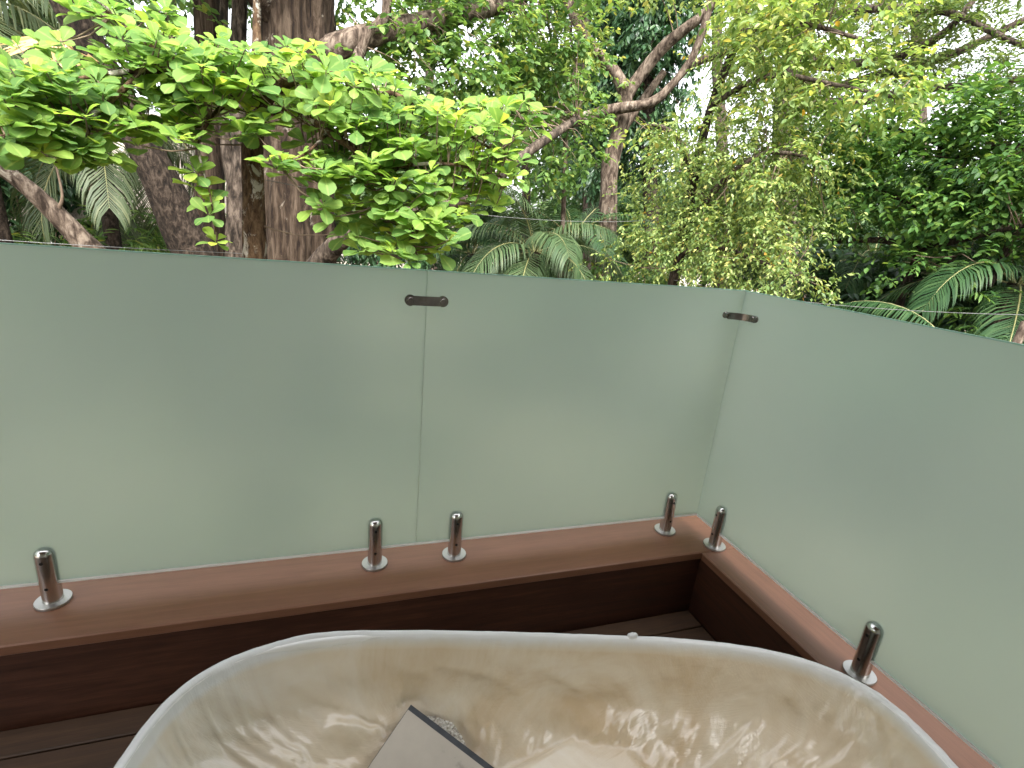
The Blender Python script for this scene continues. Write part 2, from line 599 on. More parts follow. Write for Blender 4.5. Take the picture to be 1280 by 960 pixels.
# joint clips
c1 = empty('glass_clip', (XJ, -TG, 0.904))
tag(c1, 'flat steel bar clip bridging the joint of the two long panels', 'clip')
m = MB()
prof, n = [], 14
for k in range(n + 1):
    an = math.pi / 2 + math.pi * k / n
    prof.append((XJ - 0.052 + 0.0150 * math.cos(an), 0.904 + 0.0150 * math.sin(an)))
for k in range(n + 1):
    an = -math.pi / 2 + math.pi * k / n
    prof.append((XJ + 0.052 + 0.0150 * math.cos(an), 0.904 + 0.0150 * math.sin(an)))
N_ = len(prof)
v = [(p[0], -TG - 0.010, p[1]) for p in prof] + [(p[0], -TG - 0.0145, p[1]) for p in prof]
m.add(v, [list(range(N_)), list(range(N_, 2 * N_))[::-1]] + [[k, (k + 1) % N_, N_ + (k + 1) % N_, N_ + k] for k in range(N_)])
autosmooth(m.build('strap', M['clip'], c1))
for sx in (-1, 1):
    c = (XJ + sx * 0.052, -TG, 0.904)
    autosmooth(MB().lathe((c[0], c[1] - 0.0101, c[2]), [(0.0175, 0), (0.0178, 0.001), (0.0178, 0.0095), (0.017, 0.01)], 24, 'y').build('standoff', M['clip'], c1))
    autosmooth(MB().lathe((c[0], c[1] - 0.0185, c[2]), [(0.0095, 0), (0.0105, 0.001), (0.0105, 0.004)], 20, 'y').build('screw_cap', M['clip'], c1))
c2 = empty('glass_clip', (-0.04, -0.045, 0.901))
tag(c2, 'curved steel clip bent round the corner of the screens', 'clip')
m = MB()
cx, cy, Rr = -0.076, -0.090, 0.062
pts = []
a0, a1 = rad(96), rad(-6)
arc = [a0 + (a1 - a0) * k / 16 for k in range(17)]
v = []
for an in arc:
    for (rr, zz) in ((Rr - 0.002, -0.013), (Rr + 0.002, -0.013), (Rr + 0.002, 0.013), (Rr - 0.002, 0.013)):
        v.append((cx + rr * math.cos(an) + 0.0, cy + rr * math.sin(an), 0.901 + zz))
f = []
for i in range(16):
    for k in range(4):
        f.append([i * 4 + k, i * 4 + (k + 1) % 4, i * 4 + 4 + (k + 1) % 4, i * 4 + 4 + k])
f += [[0, 1, 2, 3], [64, 65, 66, 67]]
autosmooth(m.add(v, f).build('strap', M['clip'], c2))
autosmooth(MB().lathe((-0.078, -TG - 0.022, 0.901), [(0.0095, 0), (0.0115, 0.002), (0.0115, 0.015), (0.013, 0.017), (0.013, 0.0219)], 24, 'y').build('standoff', M['clip'], c2))
autosmooth(MB().lathe((-TG - 0.022, -0.092, 0.901), [(0.0095, 0), (0.0115, 0.002), (0.0115, 0.015), (0.013, 0.017), (0.013, 0.0219)], 24, 'x').build('standoff', M['clip'], c2))

# ------------------------------------------------------------------ bathtub and its plastic wrap
TC, TT, TA, TB, TN = np.array([-1.136, -1.090]), -0.257, 0.806, 0.391, 3.6
ZR = 0.20
def nrm2(a):
    return a / np.linalg.norm(a)

def sup(th, k=1.0, a=TA, b=TB, n=TN):
    c, s = math.cos(th), math.sin(th)
    r = (abs(c) ** n + abs(s) ** n) ** (-1 / n)
    u, w = a * k * r * c, b * k * r * s
    return TC[0] + u * math.cos(TT) - w * math.sin(TT), TC[1] + u * math.sin(TT) + w * math.cos(TT)

tub = empty('bathtub', (TC[0], TC[1], ZF))
tag(tub, 'white freestanding oval bathtub wrapped in clear plastic on the deck', 'bathtub')
NT = 128
ths = []
for k in range(NT):
    # even spacing by arc on the superellipse: parametrise by direction of the stretched circle
    ths.append(2 * math.pi * k / NT)
# (a, b, z) rings, outside up over the rim and down inside
rings = [(0.60, 0.26, ZF), (0.615, 0.275, ZF + 0.01), (0.66, 0.295, ZF + 0.12), (0.72, 0.325, ZF + 0.28), (0.765, 0.358, ZF + 0.42), (0.782, 0.372, ZF + 0.50), (0.785, 0.375, ZR - 0.034),
         (0.800, 0.389, ZR - 0.033), (0.8035, 0.3925, ZR - 0.026), (0.8035, 0.3925, ZR - 0.014), (0.800, 0.389, ZR - 0.008), (0.794, 0.383, ZR - 0.006), (0.789, 0.378, ZR - 0.009), (0.7865, 0.3755, ZR - 0.02), (0.7845, 0.3735, ZR - 0.05),
         (0.772, 0.361, ZR - 0.15), (0.72, 0.325, ZR - 0.27), (0.64, 0.285, ZR - 0.36), (0.50, 0.20, ZR - 0.395), (0.3, 0.1, ZR - 0.40), (0.02, 0.01, ZR - 0.40)]
v = []
for (a, b_, z) in rings:
    for th in ths:
        q = sup(th, 1, a - 0.002, b_ - 0.004, TN)
        v.append((q[0], q[1], z))
f = []
for i in range(len(rings) - 1):
    for k in range(NT):
        f.append([i * NT + k, i * NT + (k + 1) % NT, (i + 1) * NT + (k + 1) % NT, (i + 1) * NT + k])
f.append(list(range(NT))[::-1])
f.append([(len(rings) - 1) * NT + k for k in range(NT)])
mk('shell', v, f, M['enamel'], tub)

def mat_film():
    m, N, L, p = nodes('plastic_film')
    n = tex(N, L, (1, 1, 1), 3.6, 7, 0.62, 0.9)
    # clean film near the rim, brown building dust lying in the sag
    tc = N.new('ShaderNodeTexCoord')
    sx = N.new('ShaderNodeSeparateXYZ')
    L.new(tc.outputs['Object'], sx.inputs[0])
    mr = N.new('ShaderNodeMapRange')
    mr.inputs[1].default_value, mr.inputs[2].default_value = ZR - 0.006, ZR - 0.036
    L.new(sx.outputs['Z'], mr.inputs[0])
    mu = N.new('ShaderNodeMath')
    mu.operation = 'MULTIPLY_ADD'
    L.new(n.outputs[0], mu.inputs[0])
    mu.inputs[1].default_value = 1.1
    ml = N.new('ShaderNodeMath')
    ml.operation = 'MULTIPLY_ADD'
    L.new(mr.outputs[0], ml.inputs[0])
    ml.inputs[1].default_value = 0.75
    ml.inputs[2].default_value = -0.55
    mx_ = N.new('ShaderNodeMapRange')        # left end paler: the light falling there is put into the colour
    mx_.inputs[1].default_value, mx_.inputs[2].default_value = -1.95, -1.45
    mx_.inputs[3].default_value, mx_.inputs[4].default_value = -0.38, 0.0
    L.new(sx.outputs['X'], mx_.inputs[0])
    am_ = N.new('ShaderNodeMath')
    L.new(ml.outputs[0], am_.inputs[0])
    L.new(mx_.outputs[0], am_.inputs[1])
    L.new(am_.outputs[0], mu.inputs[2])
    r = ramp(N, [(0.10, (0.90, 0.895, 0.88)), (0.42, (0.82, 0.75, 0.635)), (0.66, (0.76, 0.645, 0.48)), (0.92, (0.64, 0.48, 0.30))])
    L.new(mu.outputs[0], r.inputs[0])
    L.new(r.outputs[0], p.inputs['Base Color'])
    p.inputs['Roughness'].default_value = 0.12
    p.inputs['Specular IOR Level'].default_value = 0.85
    acc = None
    for (an_, sc_) in ((0.25, (5, 60, 14)), (1.0, (6, 80, 14)), (2.1, (5, 70, 14)), (-0.26, (3, 50, 20))):
        t_ = N.new('ShaderNodeTexCoord')
        mp = N.new('ShaderNodeMapping')
        mp.inputs['Rotation'].default_value = (0, 0, an_)
        mp2 = N.new('ShaderNodeMapping')
        mp2.inputs['Scale'].default_value = sc_
        L.new(t_.outputs['Object'], mp.inputs['Vector'])
        L.new(mp.outputs[0], mp2.inputs['Vector'])
        nn_ = N.new('ShaderNodeTexNoise')
        nn_.inputs['Scale'].default_value = 1.6
        nn_.inputs['Detail'].default_value = 3
        nn_.inputs['Distortion'].default_value = 0.5
        L.new(mp2.outputs[0], nn_.inputs['Vector'])
        rr_ = ramp(N, [(0.42, (0, 0, 0)), (0.5, (1, 1, 1)), (0.58, (0, 0, 0))])
        L.new(nn_.outputs[0], rr_.inputs[0])
        mk_ = tex(N, L, (1, 1, 1), 3.3 + an_, 2, 0.5)
        mm_ = ramp(N, [(0.48, (0, 0, 0)), (0.60, (1, 1, 1))])
        L.new(mk_.outputs[0], mm_.inputs[0])
        pr_ = N.new('ShaderNodeMath')
        pr_.operation = 'MULTIPLY'
        L.new(rr_.outputs[0], pr_.inputs[0])
        L.new(mm_.outputs[0], pr_.inputs[1])
        if acc is None:
            acc = pr_
        else:
            ad = N.new('ShaderNodeMath')
            ad.operation = 'ADD'
            L.new(acc.outputs[0], ad.inputs[0])
            L.new(pr_.outputs[0], ad.inputs[1])
            acc = ad
    bump(N, L, p, acc.outputs[0], 0.11, 0.003)
    tr = N.new('ShaderNodeBsdfTransparent')
    tr.inputs['Color'].default_value = (0.97, 0.965, 0.95, 1)
    ms = N.new('ShaderNodeMixShader')
    mt = N.new('ShaderNodeMapRange')     # thin clean film is clearer than dusty film
    mt.inputs[3].default_value, mt.inputs[4].default_value = 0.34, 0.10
    L.new(mr.outputs[0], mt.inputs[0])
    L.new(mt.outputs[0], ms.inputs[0])
    L.new(p.outputs[0], ms.inputs[1])
    L.new(tr.outputs[0], ms.inputs[2])
    L.new(ms.outputs[0], N['Material Output'].inputs['Surface'])
    return m
M['film'] = mat_film()

za = 0.060
A = onz(510, 887, za)
best = None
for zb in np.arange(-0.12, 0.12, 0.004):
    for zc in np.arange(-0.10, 0.10, 0.01):
        Bp, Cp = onz(460, 960, zb), onz(605, 960, zc)
        e1, e2 = Bp - A, Cp - A
        co = abs(e1 @ e2) / np.linalg.norm(e1) / np.linalg.norm(e2)
        pen = co + 0.5 * abs(zb - 0.0) + 0.5 * abs(zc - 0.0)
        if best is None or pen < best[0]:
            best = (pen, e1 / np.linalg.norm(e1), e2 / np.linalg.norm(e2))
E1, E2 = best[1], best[2]
E2 = E2 - E1 * (E1 @ E2)
E2 /= np.linalg.norm(E2)
NN = np.cross(E1, E2)
NN = NN if NN[2] > 0 else -NN
TH, S1, S2 = 0.018, 0.42, 0.40
prof = [(-0.004, 1, ZR - 0.20), (-0.003, 1, ZR - 0.12), (-0.0025, 1, ZR - 0.05), (-0.002, 1, ZR - 0.014), (0.0015, 1, ZR - 0.0035), (0.006, 1, ZR - 0.0005), (0.011, 1, ZR - 0.0005), (0.017, 1, ZR - 0.004), (0.022, 1, ZR - 0.014), (0.026, 1, ZR - 0.034),
        (0.034, 0.995, ZR - 0.065), (0.040, 0.985, ZR - 0.100), (0.047, 0.965, ZR - 0.130), (0.054, 0.93, ZR - 0.152), (0.060, 0.86, ZR - 0.175), (0.060, 0.74, ZR - 0.202), (0.060, 0.58, ZR - 0.228), (0.06, 0.38, ZR - 0.243), (0.06, 0.16, ZR - 0.25), (0.06, 0.004, ZR - 0.25)]
pp_ = []
for i in range(len(prof) - 1):
    m_ = max(1, int(math.dist((prof[i][0] - prof[i][1] * 0.45, prof[i][2]), (prof[i + 1][0] - prof[i + 1][1] * 0.45, prof[i + 1][2])) / 0.010))
    for q in range(m_):
        pp_.append(np.array(prof[i]) + (np.array(prof[i + 1]) - np.array(prof[i])) * q / m_)
pp_.append(np.array(prof[-1]))
pp_ = np.array(pp_)
for _ in range(2):
    pp_[1:-1] = (pp_[:-2] + 2 * pp_[1:-1] + pp_[2:]) / 4
NTH = 640
_w = onz(400, 788, ZR)[:2] - TC
TH0 = math.atan2((-_w[0] * math.sin(TT) + _w[1] * math.cos(TT)) / TB, (_w[0] * math.cos(TT) + _w[1] * math.sin(TT)) / TA)
Z2 = 0.010                                   # top of a second slab hidden under the film
B2 = onz(752, 902, Z2)[:2]
G1 = nrm2(onz(690, 940, Z2)[:2] - B2)
G2 = np.array([-G1[1], G1[0]])
G2 = G2 if (onz(772, 955, Z2)[:2] - B2) @ G2 > 0 else -G2
PD = nrm2(_w)
npf = len(pp_)
def _h(i, j, sd):
    n_ = (i * 374761393 + j * 668265263 + sd * 974711) & 0xffffffff
    n_ = ((n_ ^ (n_ >> 13)) * 1274126177) & 0xffffffff
    return ((n_ ^ (n_ >> 16)) & 0xffff) / 32767.5 - 1
def tri(x, y, f_, sd):
    """piecewise-linear relief on a triangle lattice: flat facets with sharp creases"""
    u_, v_ = (x + y * 0.57735) * f_, y * 1.1547 * f_
    i_, j_ = math.floor(u_), math.floor(v_)
    a_, b_ = u_ - i_, v_ - j_
    if a_ + b_ < 1:
        return _h(i_, j_, sd) * (1 - a_ - b_) + _h(i_ + 1, j_, sd) * a_ + _h(i_, j_ + 1, sd) * b_
    return _h(i_ + 1, j_ + 1, sd) * (a_ + b_ - 1) + _h(i_ + 1, j_, sd) * (1 - b_) + _h(i_, j_ + 1, sd) * (1 - a_)
FOLDS = [(0.15, 1.3, 0.9), (0.9, 4.7, 0.9), (1.7, 8.1, 0.8), (2.5, 12.9, 0.9), (-0.25, 17.3, 1.0)]
V = np.zeros((npf, NTH, 3))
rim_i = int(np.argmax(pp_[:, 2]))
for j in range(NTH):
    th = 2 * math.pi * j / NTH
    ct, st_ = math.cos(th), math.sin(th)
    endf = abs(ct) ** 3
    pl = noise.noise(Vector((ct * 9, st_ * 9, 0.4))) + 0.6 * noise.noise(Vector((ct * 26, st_ * 26, 2.4)))
    for i in range(npf):
        ins, sc_, z = pp_[i]
        dep = ZR - z
        wall = min(1, max(0, (dep - 0.01) / 0.08)) * min(1, max(0, (sc_ - 0.6) / 0.3)) if i > rim_i else 0
        flo = min(1, max(0, (0.97 - sc_) / 0.12)) if i > rim_i else 0
        # pleats pull the film inwards off the wall; it never goes through it
        dth = min(abs(th - TH0 - 0.25), 2 * math.pi - abs(th - TH0 - 0.25))
        shp = math.exp(-(dth / 0.75) ** 2) * (1 - abs(noise.noise(Vector((ct * 15, st_ * 15, 7.7 + dep * 1.5))))) ** 9
        inw = wall * (0.006 + 0.009 * max(0, pl) * (0.3 + 0.7 * endf) + 0.007 * shp + 0.010 * max(0, tri(th * 1.6 * 0.6, dep * 1.6, 14, 5)) + 0.004 * max(0, tri(th * 0.6, dep, 60, 9)))
        x, y = sup(th, 1, (TA - ins - inw) * sc_, (TB - ins - inw) * sc_)
        if dep < 0.2:
            pull = 0.012 * math.exp(-((th - TH0) / 0.12) ** 2) * max(0, 1 - dep / 0.12)
            x += pull * PD[0]
            y += pull * PD[1]
        q = Vector((x, y, 0))
        d = 0.016 * noise.noise(q * 5.0)
        for (an_, mz, am) in FOLDS:      # long folds in several directions, each in its own patches
            mk_ = max(0, noise.noise(q * 3.1 + Vector((mz, 0, mz))) + 0.12)
            if mk_ > 0:
                u_ = x * math.cos(an_) + y * math.sin(an_)
                v_ = -x * math.sin(an_) + y * math.cos(an_)
                w_ = 0.035 * noise.noise(Vector((u_ * 4, v_ * 4, mz)))
                r_ = 1 - abs(noise.noise(Vector((u_ * 2.2 + mz, (v_ + w_) * 17, mz))))
                r2_ = 1 - abs(noise.noise(Vector((u_ * 5 + mz, (v_ + w_) * 46, mz + 4))))
                d += am * min(1, 3 * mk_) * (0.005 * r_ ** 6 + 0.0025 * r2_ ** 5)
        cr = 0.45 + 0.55 * max(0, min(1, 0.5 + 1.6 * noise.noise(q * 2.6 + Vector((4, 4, 1))) - 0.9 * (x + 1.0)))
        wx, wy = x + 0.03 * noise.noise(q * 6), y + 0.03 * noise.noise(q * 6 + Vector((5, 5, 5)))
        d += cr * (0.006 * tri(wx, wy, 9, 1) + 0.0045 * tri(wx * .8 + wy * .6, wy * .8 - wx * .6, 24, 2) + 0.0030 * tri(wx * .3 + wy * .95, wy * .3 - wx * .95, 55, 3))
        g_ = math.exp(-((sc_ - 0.9) / 0.12) ** 2)
        z2 = z + d * flo + 0.012 * pl * g_ * flo
        if i < rim_i:
            sk = min(1, max(0, (ZR - 0.03 - z) / 0.1))
            o_ = 0.010 * max(0, pl) * sk
            x += o_ * math.cos(th + TT)
            y += o_ * math.sin(th + TT)
        if i <= rim_i + 8:       # film bunches slightly where it turns over the lip
            z2 += 0.0022 * max(0, tri(th * 0.6, pp_[i][0] * 3, 30, 21)) + 0.0012 * max(0, tri(th * 0.6, pp_[i][0] * 5, 75, 23))
        if flo > 0 and -0.06 < (x - A[0]) < 0.6:
            w = np.array([x, y, z2]) - A
            a1_, a2_ = w @ E1, w @ E2
            if -0.05 < a1_ < S1 + 0.03 and -0.03 < a2_ < S2 + 0.03:
                zp = A[2] - (NN[0] * (x - A[0]) + NN[1] * (y - A[1])) / NN[2] - TH - 0.003
                z2 = min(z2, zp)
        if flo > 0:
            w2 = np.array([x, y]) - B2
            b1, b2 = w2 @ G1, w2 @ G2
            e_ = min(b1, b2, 0.26 - b1, 0.20 - b2)
            if e_ > -0.05:
                zt_ = Z2 + 0.004
                z2 = max(z2, zt_ if e_ >= 0 else zt_ - 0.9 * (-e_))
        V[i, j] = (x, y, z2)
kk = np.arange(NTH)
F = np.concatenate([np.c_[i * NTH + kk, i * NTH + (kk + 1) % NTH, (i + 1) * NTH + (kk + 1) % NTH, (i + 1) * NTH + kk] for i in range(npf - 1)])
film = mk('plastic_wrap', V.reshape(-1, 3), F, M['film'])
tag(film, 'crinkled clear plastic sheet pulled over the bathtub, dusty and sagging inside', 'plastic sheet')
# small gathered knot of film standing up on the far rim
kn = onz(791, 794, ZR)
v, f = [], []
for i in range(7):
    for k in range(12):
        th = 2 * math.pi * k / 12
        rr = 0.009 * (1 - (i / 6) ** 2) ** 0.5 * (1 + 0.35 * noise.noise(Vector((math.cos(th) * 2, math.sin(th) * 2, i * 0.7)))) if i < 6 else 0.0008
        v.append((kn[0] + rr * 1.6 * math.cos(th), kn[1] + rr * math.sin(th), ZR - 0.004 + 0.011 * i / 6))
for i in range(6):
    for k in range(12):
        f.append([i * 12 + k, i * 12 + (k + 1) % 12, i * 12 + 12 + (k + 1) % 12, i * 12 + 12 + k])
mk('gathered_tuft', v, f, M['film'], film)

# slab lying on the sagging film
M['slab'] = mat_noise('slab_face', [(0.27, (0.24, 0.20, 0.16)), (0.36, (0.46, 0.405, 0.335)), (0.65, (0.53, 0.47, 0.39))], nscale=9, rough=0.55, bstr=0.05, bdist=0.002)
M['slab_edge'] = mat_noise('slab_edge', [(0.3, (0.03, 0.033, 0.038)), (0.7, (0.06, 0.063, 0.07))], nscale=40, rough=0.6)
M['foam'] = mat_noise('torn_core', [(0.35, (0.25, 0.21, 0.16)), (0.5, (0.55, 0.50, 0.42)), (0.65, (0.80, 0.78, 0.74))], nscale=170, rough=0.3, bstr=1.0, bdist=0.006)
slab = empty('grey_board', A)
tag(slab, 'pale grey flat board with dark edge and torn glinting core lying in the wrapped tub', 'board')
def slabbox(lo, hi, up, dn):
    v = []
    for i in (lo[0], hi[0]):
        for j in (lo[1], hi[1]):
            for h in (dn, up):
                v.append(A + E1 * i + E2 * j + NN * h)
    return v, [[0, 1, 3, 2], [4, 6, 7, 5], [0, 4, 5, 1], [2, 3, 7, 6], [0, 2, 6, 4], [1, 5, 7, 3]]
MB().add(*slabbox((0.0, 0.0), (S1, S2), 0.0, -0.0025)).build('face_sheet', M['slab'], slab)
MB().add(*slabbox((-0.013, -0.0015), (S1 - .001, S2 - .001), -0.0026, -TH)).build('core_board', M['slab_edge'], slab)
s2 = empty('grey_board', (B2[0], B2[1], Z2 - 0.02))
tag(s2, 'board hidden under the dusty plastic, only its corner outline showing', 'board')
v = []
for i in (0.004, 0.256):
    for j in (0.004, 0.196):
        for h in (Z2 - 0.018, Z2):
            q2 = B2 + G1 * i + G2 * j
            v.append((q2[0], q2[1], h))
MB().add(v, [[0, 1, 3, 2], [4, 6, 7, 5], [0, 4, 5, 1], [2, 3, 7, 6], [0, 2, 6, 4], [1, 5, 7, 3]]).build('face_sheet', M['slab'], s2)
# torn, glinting honeycomb wedge along one edge
v, f = [], []
nw = 26
for k in range(nw + 1):
    s_ = 0.030 + 0.125 * k / nw
    h = 0.024 * (1 - abs(2 * k / nw - 1.1) ** 1.5) if 0 < k < nw else 0.0005
    h = max(h, 0.001)
    for q in range(5):
        jit = 0.0016 * random.uniform(-1, 1)
        v.append(A + E2 * s_ - E1 * (0.0135 + h * q / 4 + jit) + NN * (-0.005 - 0.006 * q / 4 + 0.003 * random.uniform(-1, 1)))
for k in range(nw):
    for q in range(4):
        f.append([k * 5 + q, k * 5 + q + 1, k * 5 + 6 + q, k * 5 + 5 + q])
mk('torn_core', v, f, M['foam'], slab, smooth=False)


# ------------------------------------------------------------------ vegetation: materials
def add_rib(m, amount=0.35):
    """paler midrib from the 'rib' attribute (1 on the midrib, 0 at the margin)"""
    N, L = m.node_tree.nodes, m.node_tree.links
    rp = [x for x in N if x.type == 'VALTORGB'][0]
    at = N.new('ShaderNodeAttribute')
    at.attribute_name = 'rib'
    r2 = ramp(N, [(0.80, (0, 0, 0)), (0.97, (amount, amount, amount))])
    L.new(at.outputs['Fac'], r2.inputs[0])
    mx = N.new('ShaderNodeMix')
    mx.data_type = 'RGBA'
    L.new(r2.outputs[0], mx.inputs[0])
    mx.inputs[7].default_value = (0.45, 0.55, 0.18, 1)
    old = [l for l in L if l.from_node == rp]
    for l in old:
        to = l.to_socket
        L.remove(l)
        L.new(mx.outputs[2], to)
    L.new(rp.outputs[0], mx.inputs[6])
    return m
M['almond'] = add_rib(mat_leaf('almond_leaf', [(0.0, (0.105, 0.215, 0.060)), (0.5, (0.155, 0.28, 0.072)), (1.0, (0.22, 0.345, 0.085))], (1.2, 1.15, 0.7), 0.58, 0.5, 0.2))
M['almond_fresh'] = add_rib(mat_leaf('fresh_almond_leaf', [(0.0, (0.19, 0.325, 0.070)), (0.5, (0.25, 0.395, 0.080)), (0.95, (0.32, 0.45, 0.085)), (1.0, (0.42, 0.48, 0.08))], (1.2, 1.15, 0.7), 0.58, 0.5, 0.25))
M['mid'] = mat_leaf('midgreen_leaf', [(0.0, (0.06, 0.13, 0.035)), (0.5, (0.115, 0.21, 0.06)), (0.9, (0.20, 0.30, 0.08)), (1.0, (0.30, 0.31, 0.07))], (1.15, 1.15, 0.65), 0.48)
M['dark'] = mat_leaf('darkgreen_leaf', [(0.0, (0.018, 0.05, 0.022)), (0.6, (0.035, 0.085, 0.035)), (1.0, (0.07, 0.13, 0.05))], (1.0, 1.05, 0.6), 0.3, 0.35)
M['weep'] = mat_leaf('yellowgreen_leaf', [(0.0, (0.10, 0.175, 0.05)), (0.5, (0.215, 0.305, 0.095)), (0.88, (0.37, 0.44, 0.15)), (0.985, (0.50, 0.47, 0.15)), (1.0, (0.40, 0.22, 0.03))], (1.12, 1.12, 0.6), 0.48)
M['rich'] = mat_leaf('richgreen_leaf', [(0.0, (0.045, 0.11, 0.034)), (0.5, (0.095, 0.205, 0.052)), (0.9, (0.18, 0.31, 0.075)), (1.0, (0.27, 0.36, 0.085))], (1.15, 1.15, 0.6), 0.46)
M['rain'] = mat_leaf('raintree_leaf', [(0.0, (0.07, 0.12, 0.035)), (0.5, (0.12, 0.18, 0.05)), (1.0, (0.20, 0.25, 0.08))], (1.0, 1.0, 0.6), 0.42)
M['back'] = mat_leaf('woodland_leaf', [(0.0, (0.045, 0.09, 0.04)), (0.5, (0.085, 0.15, 0.06)), (1.0, (0.16, 0.23, 0.095))], (1.15, 1.15, 0.7), 0.46)
M['palm'] = mat_leaf('palm_leaflet', [(0.0, (0.022, 0.058, 0.022)), (0.6, (0.042, 0.092, 0.034)), (1.0, (0.085, 0.135, 0.052))], (1.0, 1.05, 0.6), 0.3, 0.5, 0.25)
M['palm_pale'] = mat_leaf('pale_palm_leaflet', [(0.0, (0.050, 0.078, 0.036)), (0.6, (0.092, 0.118, 0.058)), (1.0, (0.15, 0.165, 0.085))], (1.0, 1.0, 0.6), 0.3, 0.5, 0.3)
M['palm_mid'] = mat_leaf('midtone_palm_leaflet', [(0.0, (0.035, 0.070, 0.028)), (0.6, (0.065, 0.105, 0.045)), (1.0, (0.115, 0.15, 0.07))], (1.0, 1.0, 0.6), 0.3, 0.5, 0.3)
M['palm_dry'] = mat_leaf('dry_palm_leaflet', [(0.0, (0.30, 0.19, 0.08)), (0.6, (0.48, 0.32, 0.13)), (1.0, (0.60, 0.42, 0.2))], (1.0, 0.9, 0.6), 0.25, 0.6)
M['rachis'] = mat_noise('palm_stalk', [(0.3, (0.13, 0.14, 0.05)), (0.7, (0.24, 0.22, 0.09))], nscale=7, rough=0.6)
M['bark_big'] = mat_bark('big_trunk_bark', (0.008, 0.0045, 0.003), (0.034, 0.022, 0.014), (0.082, 0.059, 0.042), (0.19, 0.165, 0.135), 0.63, (6, 6, 0.8), 0.07, 2.0)
M['bark_almond'] = mat_bark('almond_bark', (0.018, 0.009, 0.005), (0.060, 0.034, 0.018), (0.11, 0.070, 0.040), (0.30, 0.275, 0.235), 0.53, (8, 8, 3), 0.02, 3)
M['bark_dark'] = mat_bark('dark_bark', (0.007, 0.005, 0.0035), (0.026, 0.018, 0.013), (0.065, 0.048, 0.036), None, 0.6, (5, 5, 2.5), 0.05, 4)
M['bark_pale'] = mat_bark('pale_bark', (0.020, 0.013, 0.009), (0.085, 0.062, 0.047), (0.19, 0.150, 0.118), (0.25, 0.22, 0.18), 0.62, (4, 4, 1.4), 0.03, 3)
M['bark_grey'] = mat_bark('grey_limb_bark', (0.012, 0.009, 0.007), (0.055, 0.041, 0.031), (0.125, 0.098, 0.078), None, 0.6, (5, 5, 1.5), 0.03, 3)
M['twig'] = mat_noise('twig_bark', [(0.3, (0.07, 0.045, 0.03)), (0.7, (0.17, 0.125, 0.085))], nscale=12, rough=0.9)

# ------------------------------------------------------------------ vegetation: leaves
T_RHOMB = (np.array([(0, 0, 0), (-0.5, 0.48, 0.10), (0, 1, -0.06), (0.5, 0.48, 0.10)], float), np.array([(0, 1, 2), (0, 2, 3)]))
T_ELL = (np.array([(0, 0, 0), (-0.42, 0.3, 0.07), (-0.42, 0.68, 0.05), (0, 1, -0.10), (0.42, 0.68, 0.05), (0.42, 0.3, 0.07), (0, 0.5, -0.02)], float),
         np.array([(0, 1, 6), (1, 2, 6), (2, 3, 6), (3, 4, 6), (4, 5, 6), (5, 0, 6)]))
def _obov():
    side = [(0.035, 0.0, 0.0), (0.05, 0.10, 0.0), (0.20, 0.32, 0.03), (0.40, 0.60, 0.05), (0.43, 0.78, 0.03), (0.30, 0.93, -0.02)]
    mid = [(0, 0.0, 0.0), (0, 0.32, -0.02), (0, 0.60, -0.03), (0, 0.80, -0.05), (0, 1.0, -0.10)]
    v = [(-x, y, z) for x, y, z in side] + mid + [(x, y, z) for x, y, z in side]
    m0, r0 = 6, 11
    t = []
    for o, fl in ((0, 0), (r0, 1)):
        q = [(o + 0, o + 1, m0), (o + 1, m0 + 1, m0), (o + 1, o + 2, m0 + 1), (o + 2, m0 + 2, m0 + 1), (o + 2, o + 3, m0 + 2), (o + 3, m0 + 3, m0 + 2),
             (o + 3, o + 4, m0 + 3), (o + 4, o + 5, m0 + 3), (o + 5, m0 + 4, m0 + 3)]
        t += [x[::-1] if fl else x for x in q]
    return np.array(v, float), np.array(t)
T_OBOV = _obov()

def nrm(a):
    return a / (np.linalg.norm(a, axis=-1, keepdims=True) + 1e-9)

def frames(d, up):
    d = nrm(d)
    x = nrm(np.cross(d, up))
    z = np.cross(x, d)
    return x, d, z

def leaf_mesh(pos, d, up, size, width, tmpl, curl=None):
    tv, tf = tmpl
    x, yv, z = frames(d, up)
    n = len(pos)
    S = np.asarray(size)[:, None, None]
    W = (np.asarray(width) * np.ones(n))[:, None, None]
    zz = tv[None, :, 2, None]
    if curl is not None:
        zz = zz - (curl[:, None] * (tv[None, :, 1] ** 2))[..., None]
    V = pos[:, None, :] + S * (tv[None, :, 0, None] * W * x[:, None, :] + tv[None, :, 1, None] * yv[:, None, :] + zz * z[:, None, :])
    Fc = tf[None] + (np.arange(n) * len(tv))[:, None, None]
    return V.reshape(-1, 3), Fc.reshape(-1, 3)

def rv(n):
    return nrm(RNG.normal(size=(n, 3)))

def blob(x, y, D, rx, ry, dr):
    """ellipsoid seen at a photo pixel: centre, lateral axis, depth axis, radii in metres"""
    c = PX(x, y, D)
    h = c - CAM
    h[2] = 0
    h = h / np.linalg.norm(h)
    lat = np.array([h[1], -h[0], 0])
    k = np.linalg.norm(c - CAM) / F_PX
    return c, lat, h, rx * k, ry * k, dr

def sample_blob(bl, n, shell=0.45):
    c, lat, h, a, b_, dr = bl
    u = rv(n) * (RNG.random(n)[:, None] ** shell)
    return c + u[:, :1] * lat * a + u[:, 1:2] * h * dr + u[:, 2:] * np.array([0, 0, 1.0]) * b_, u

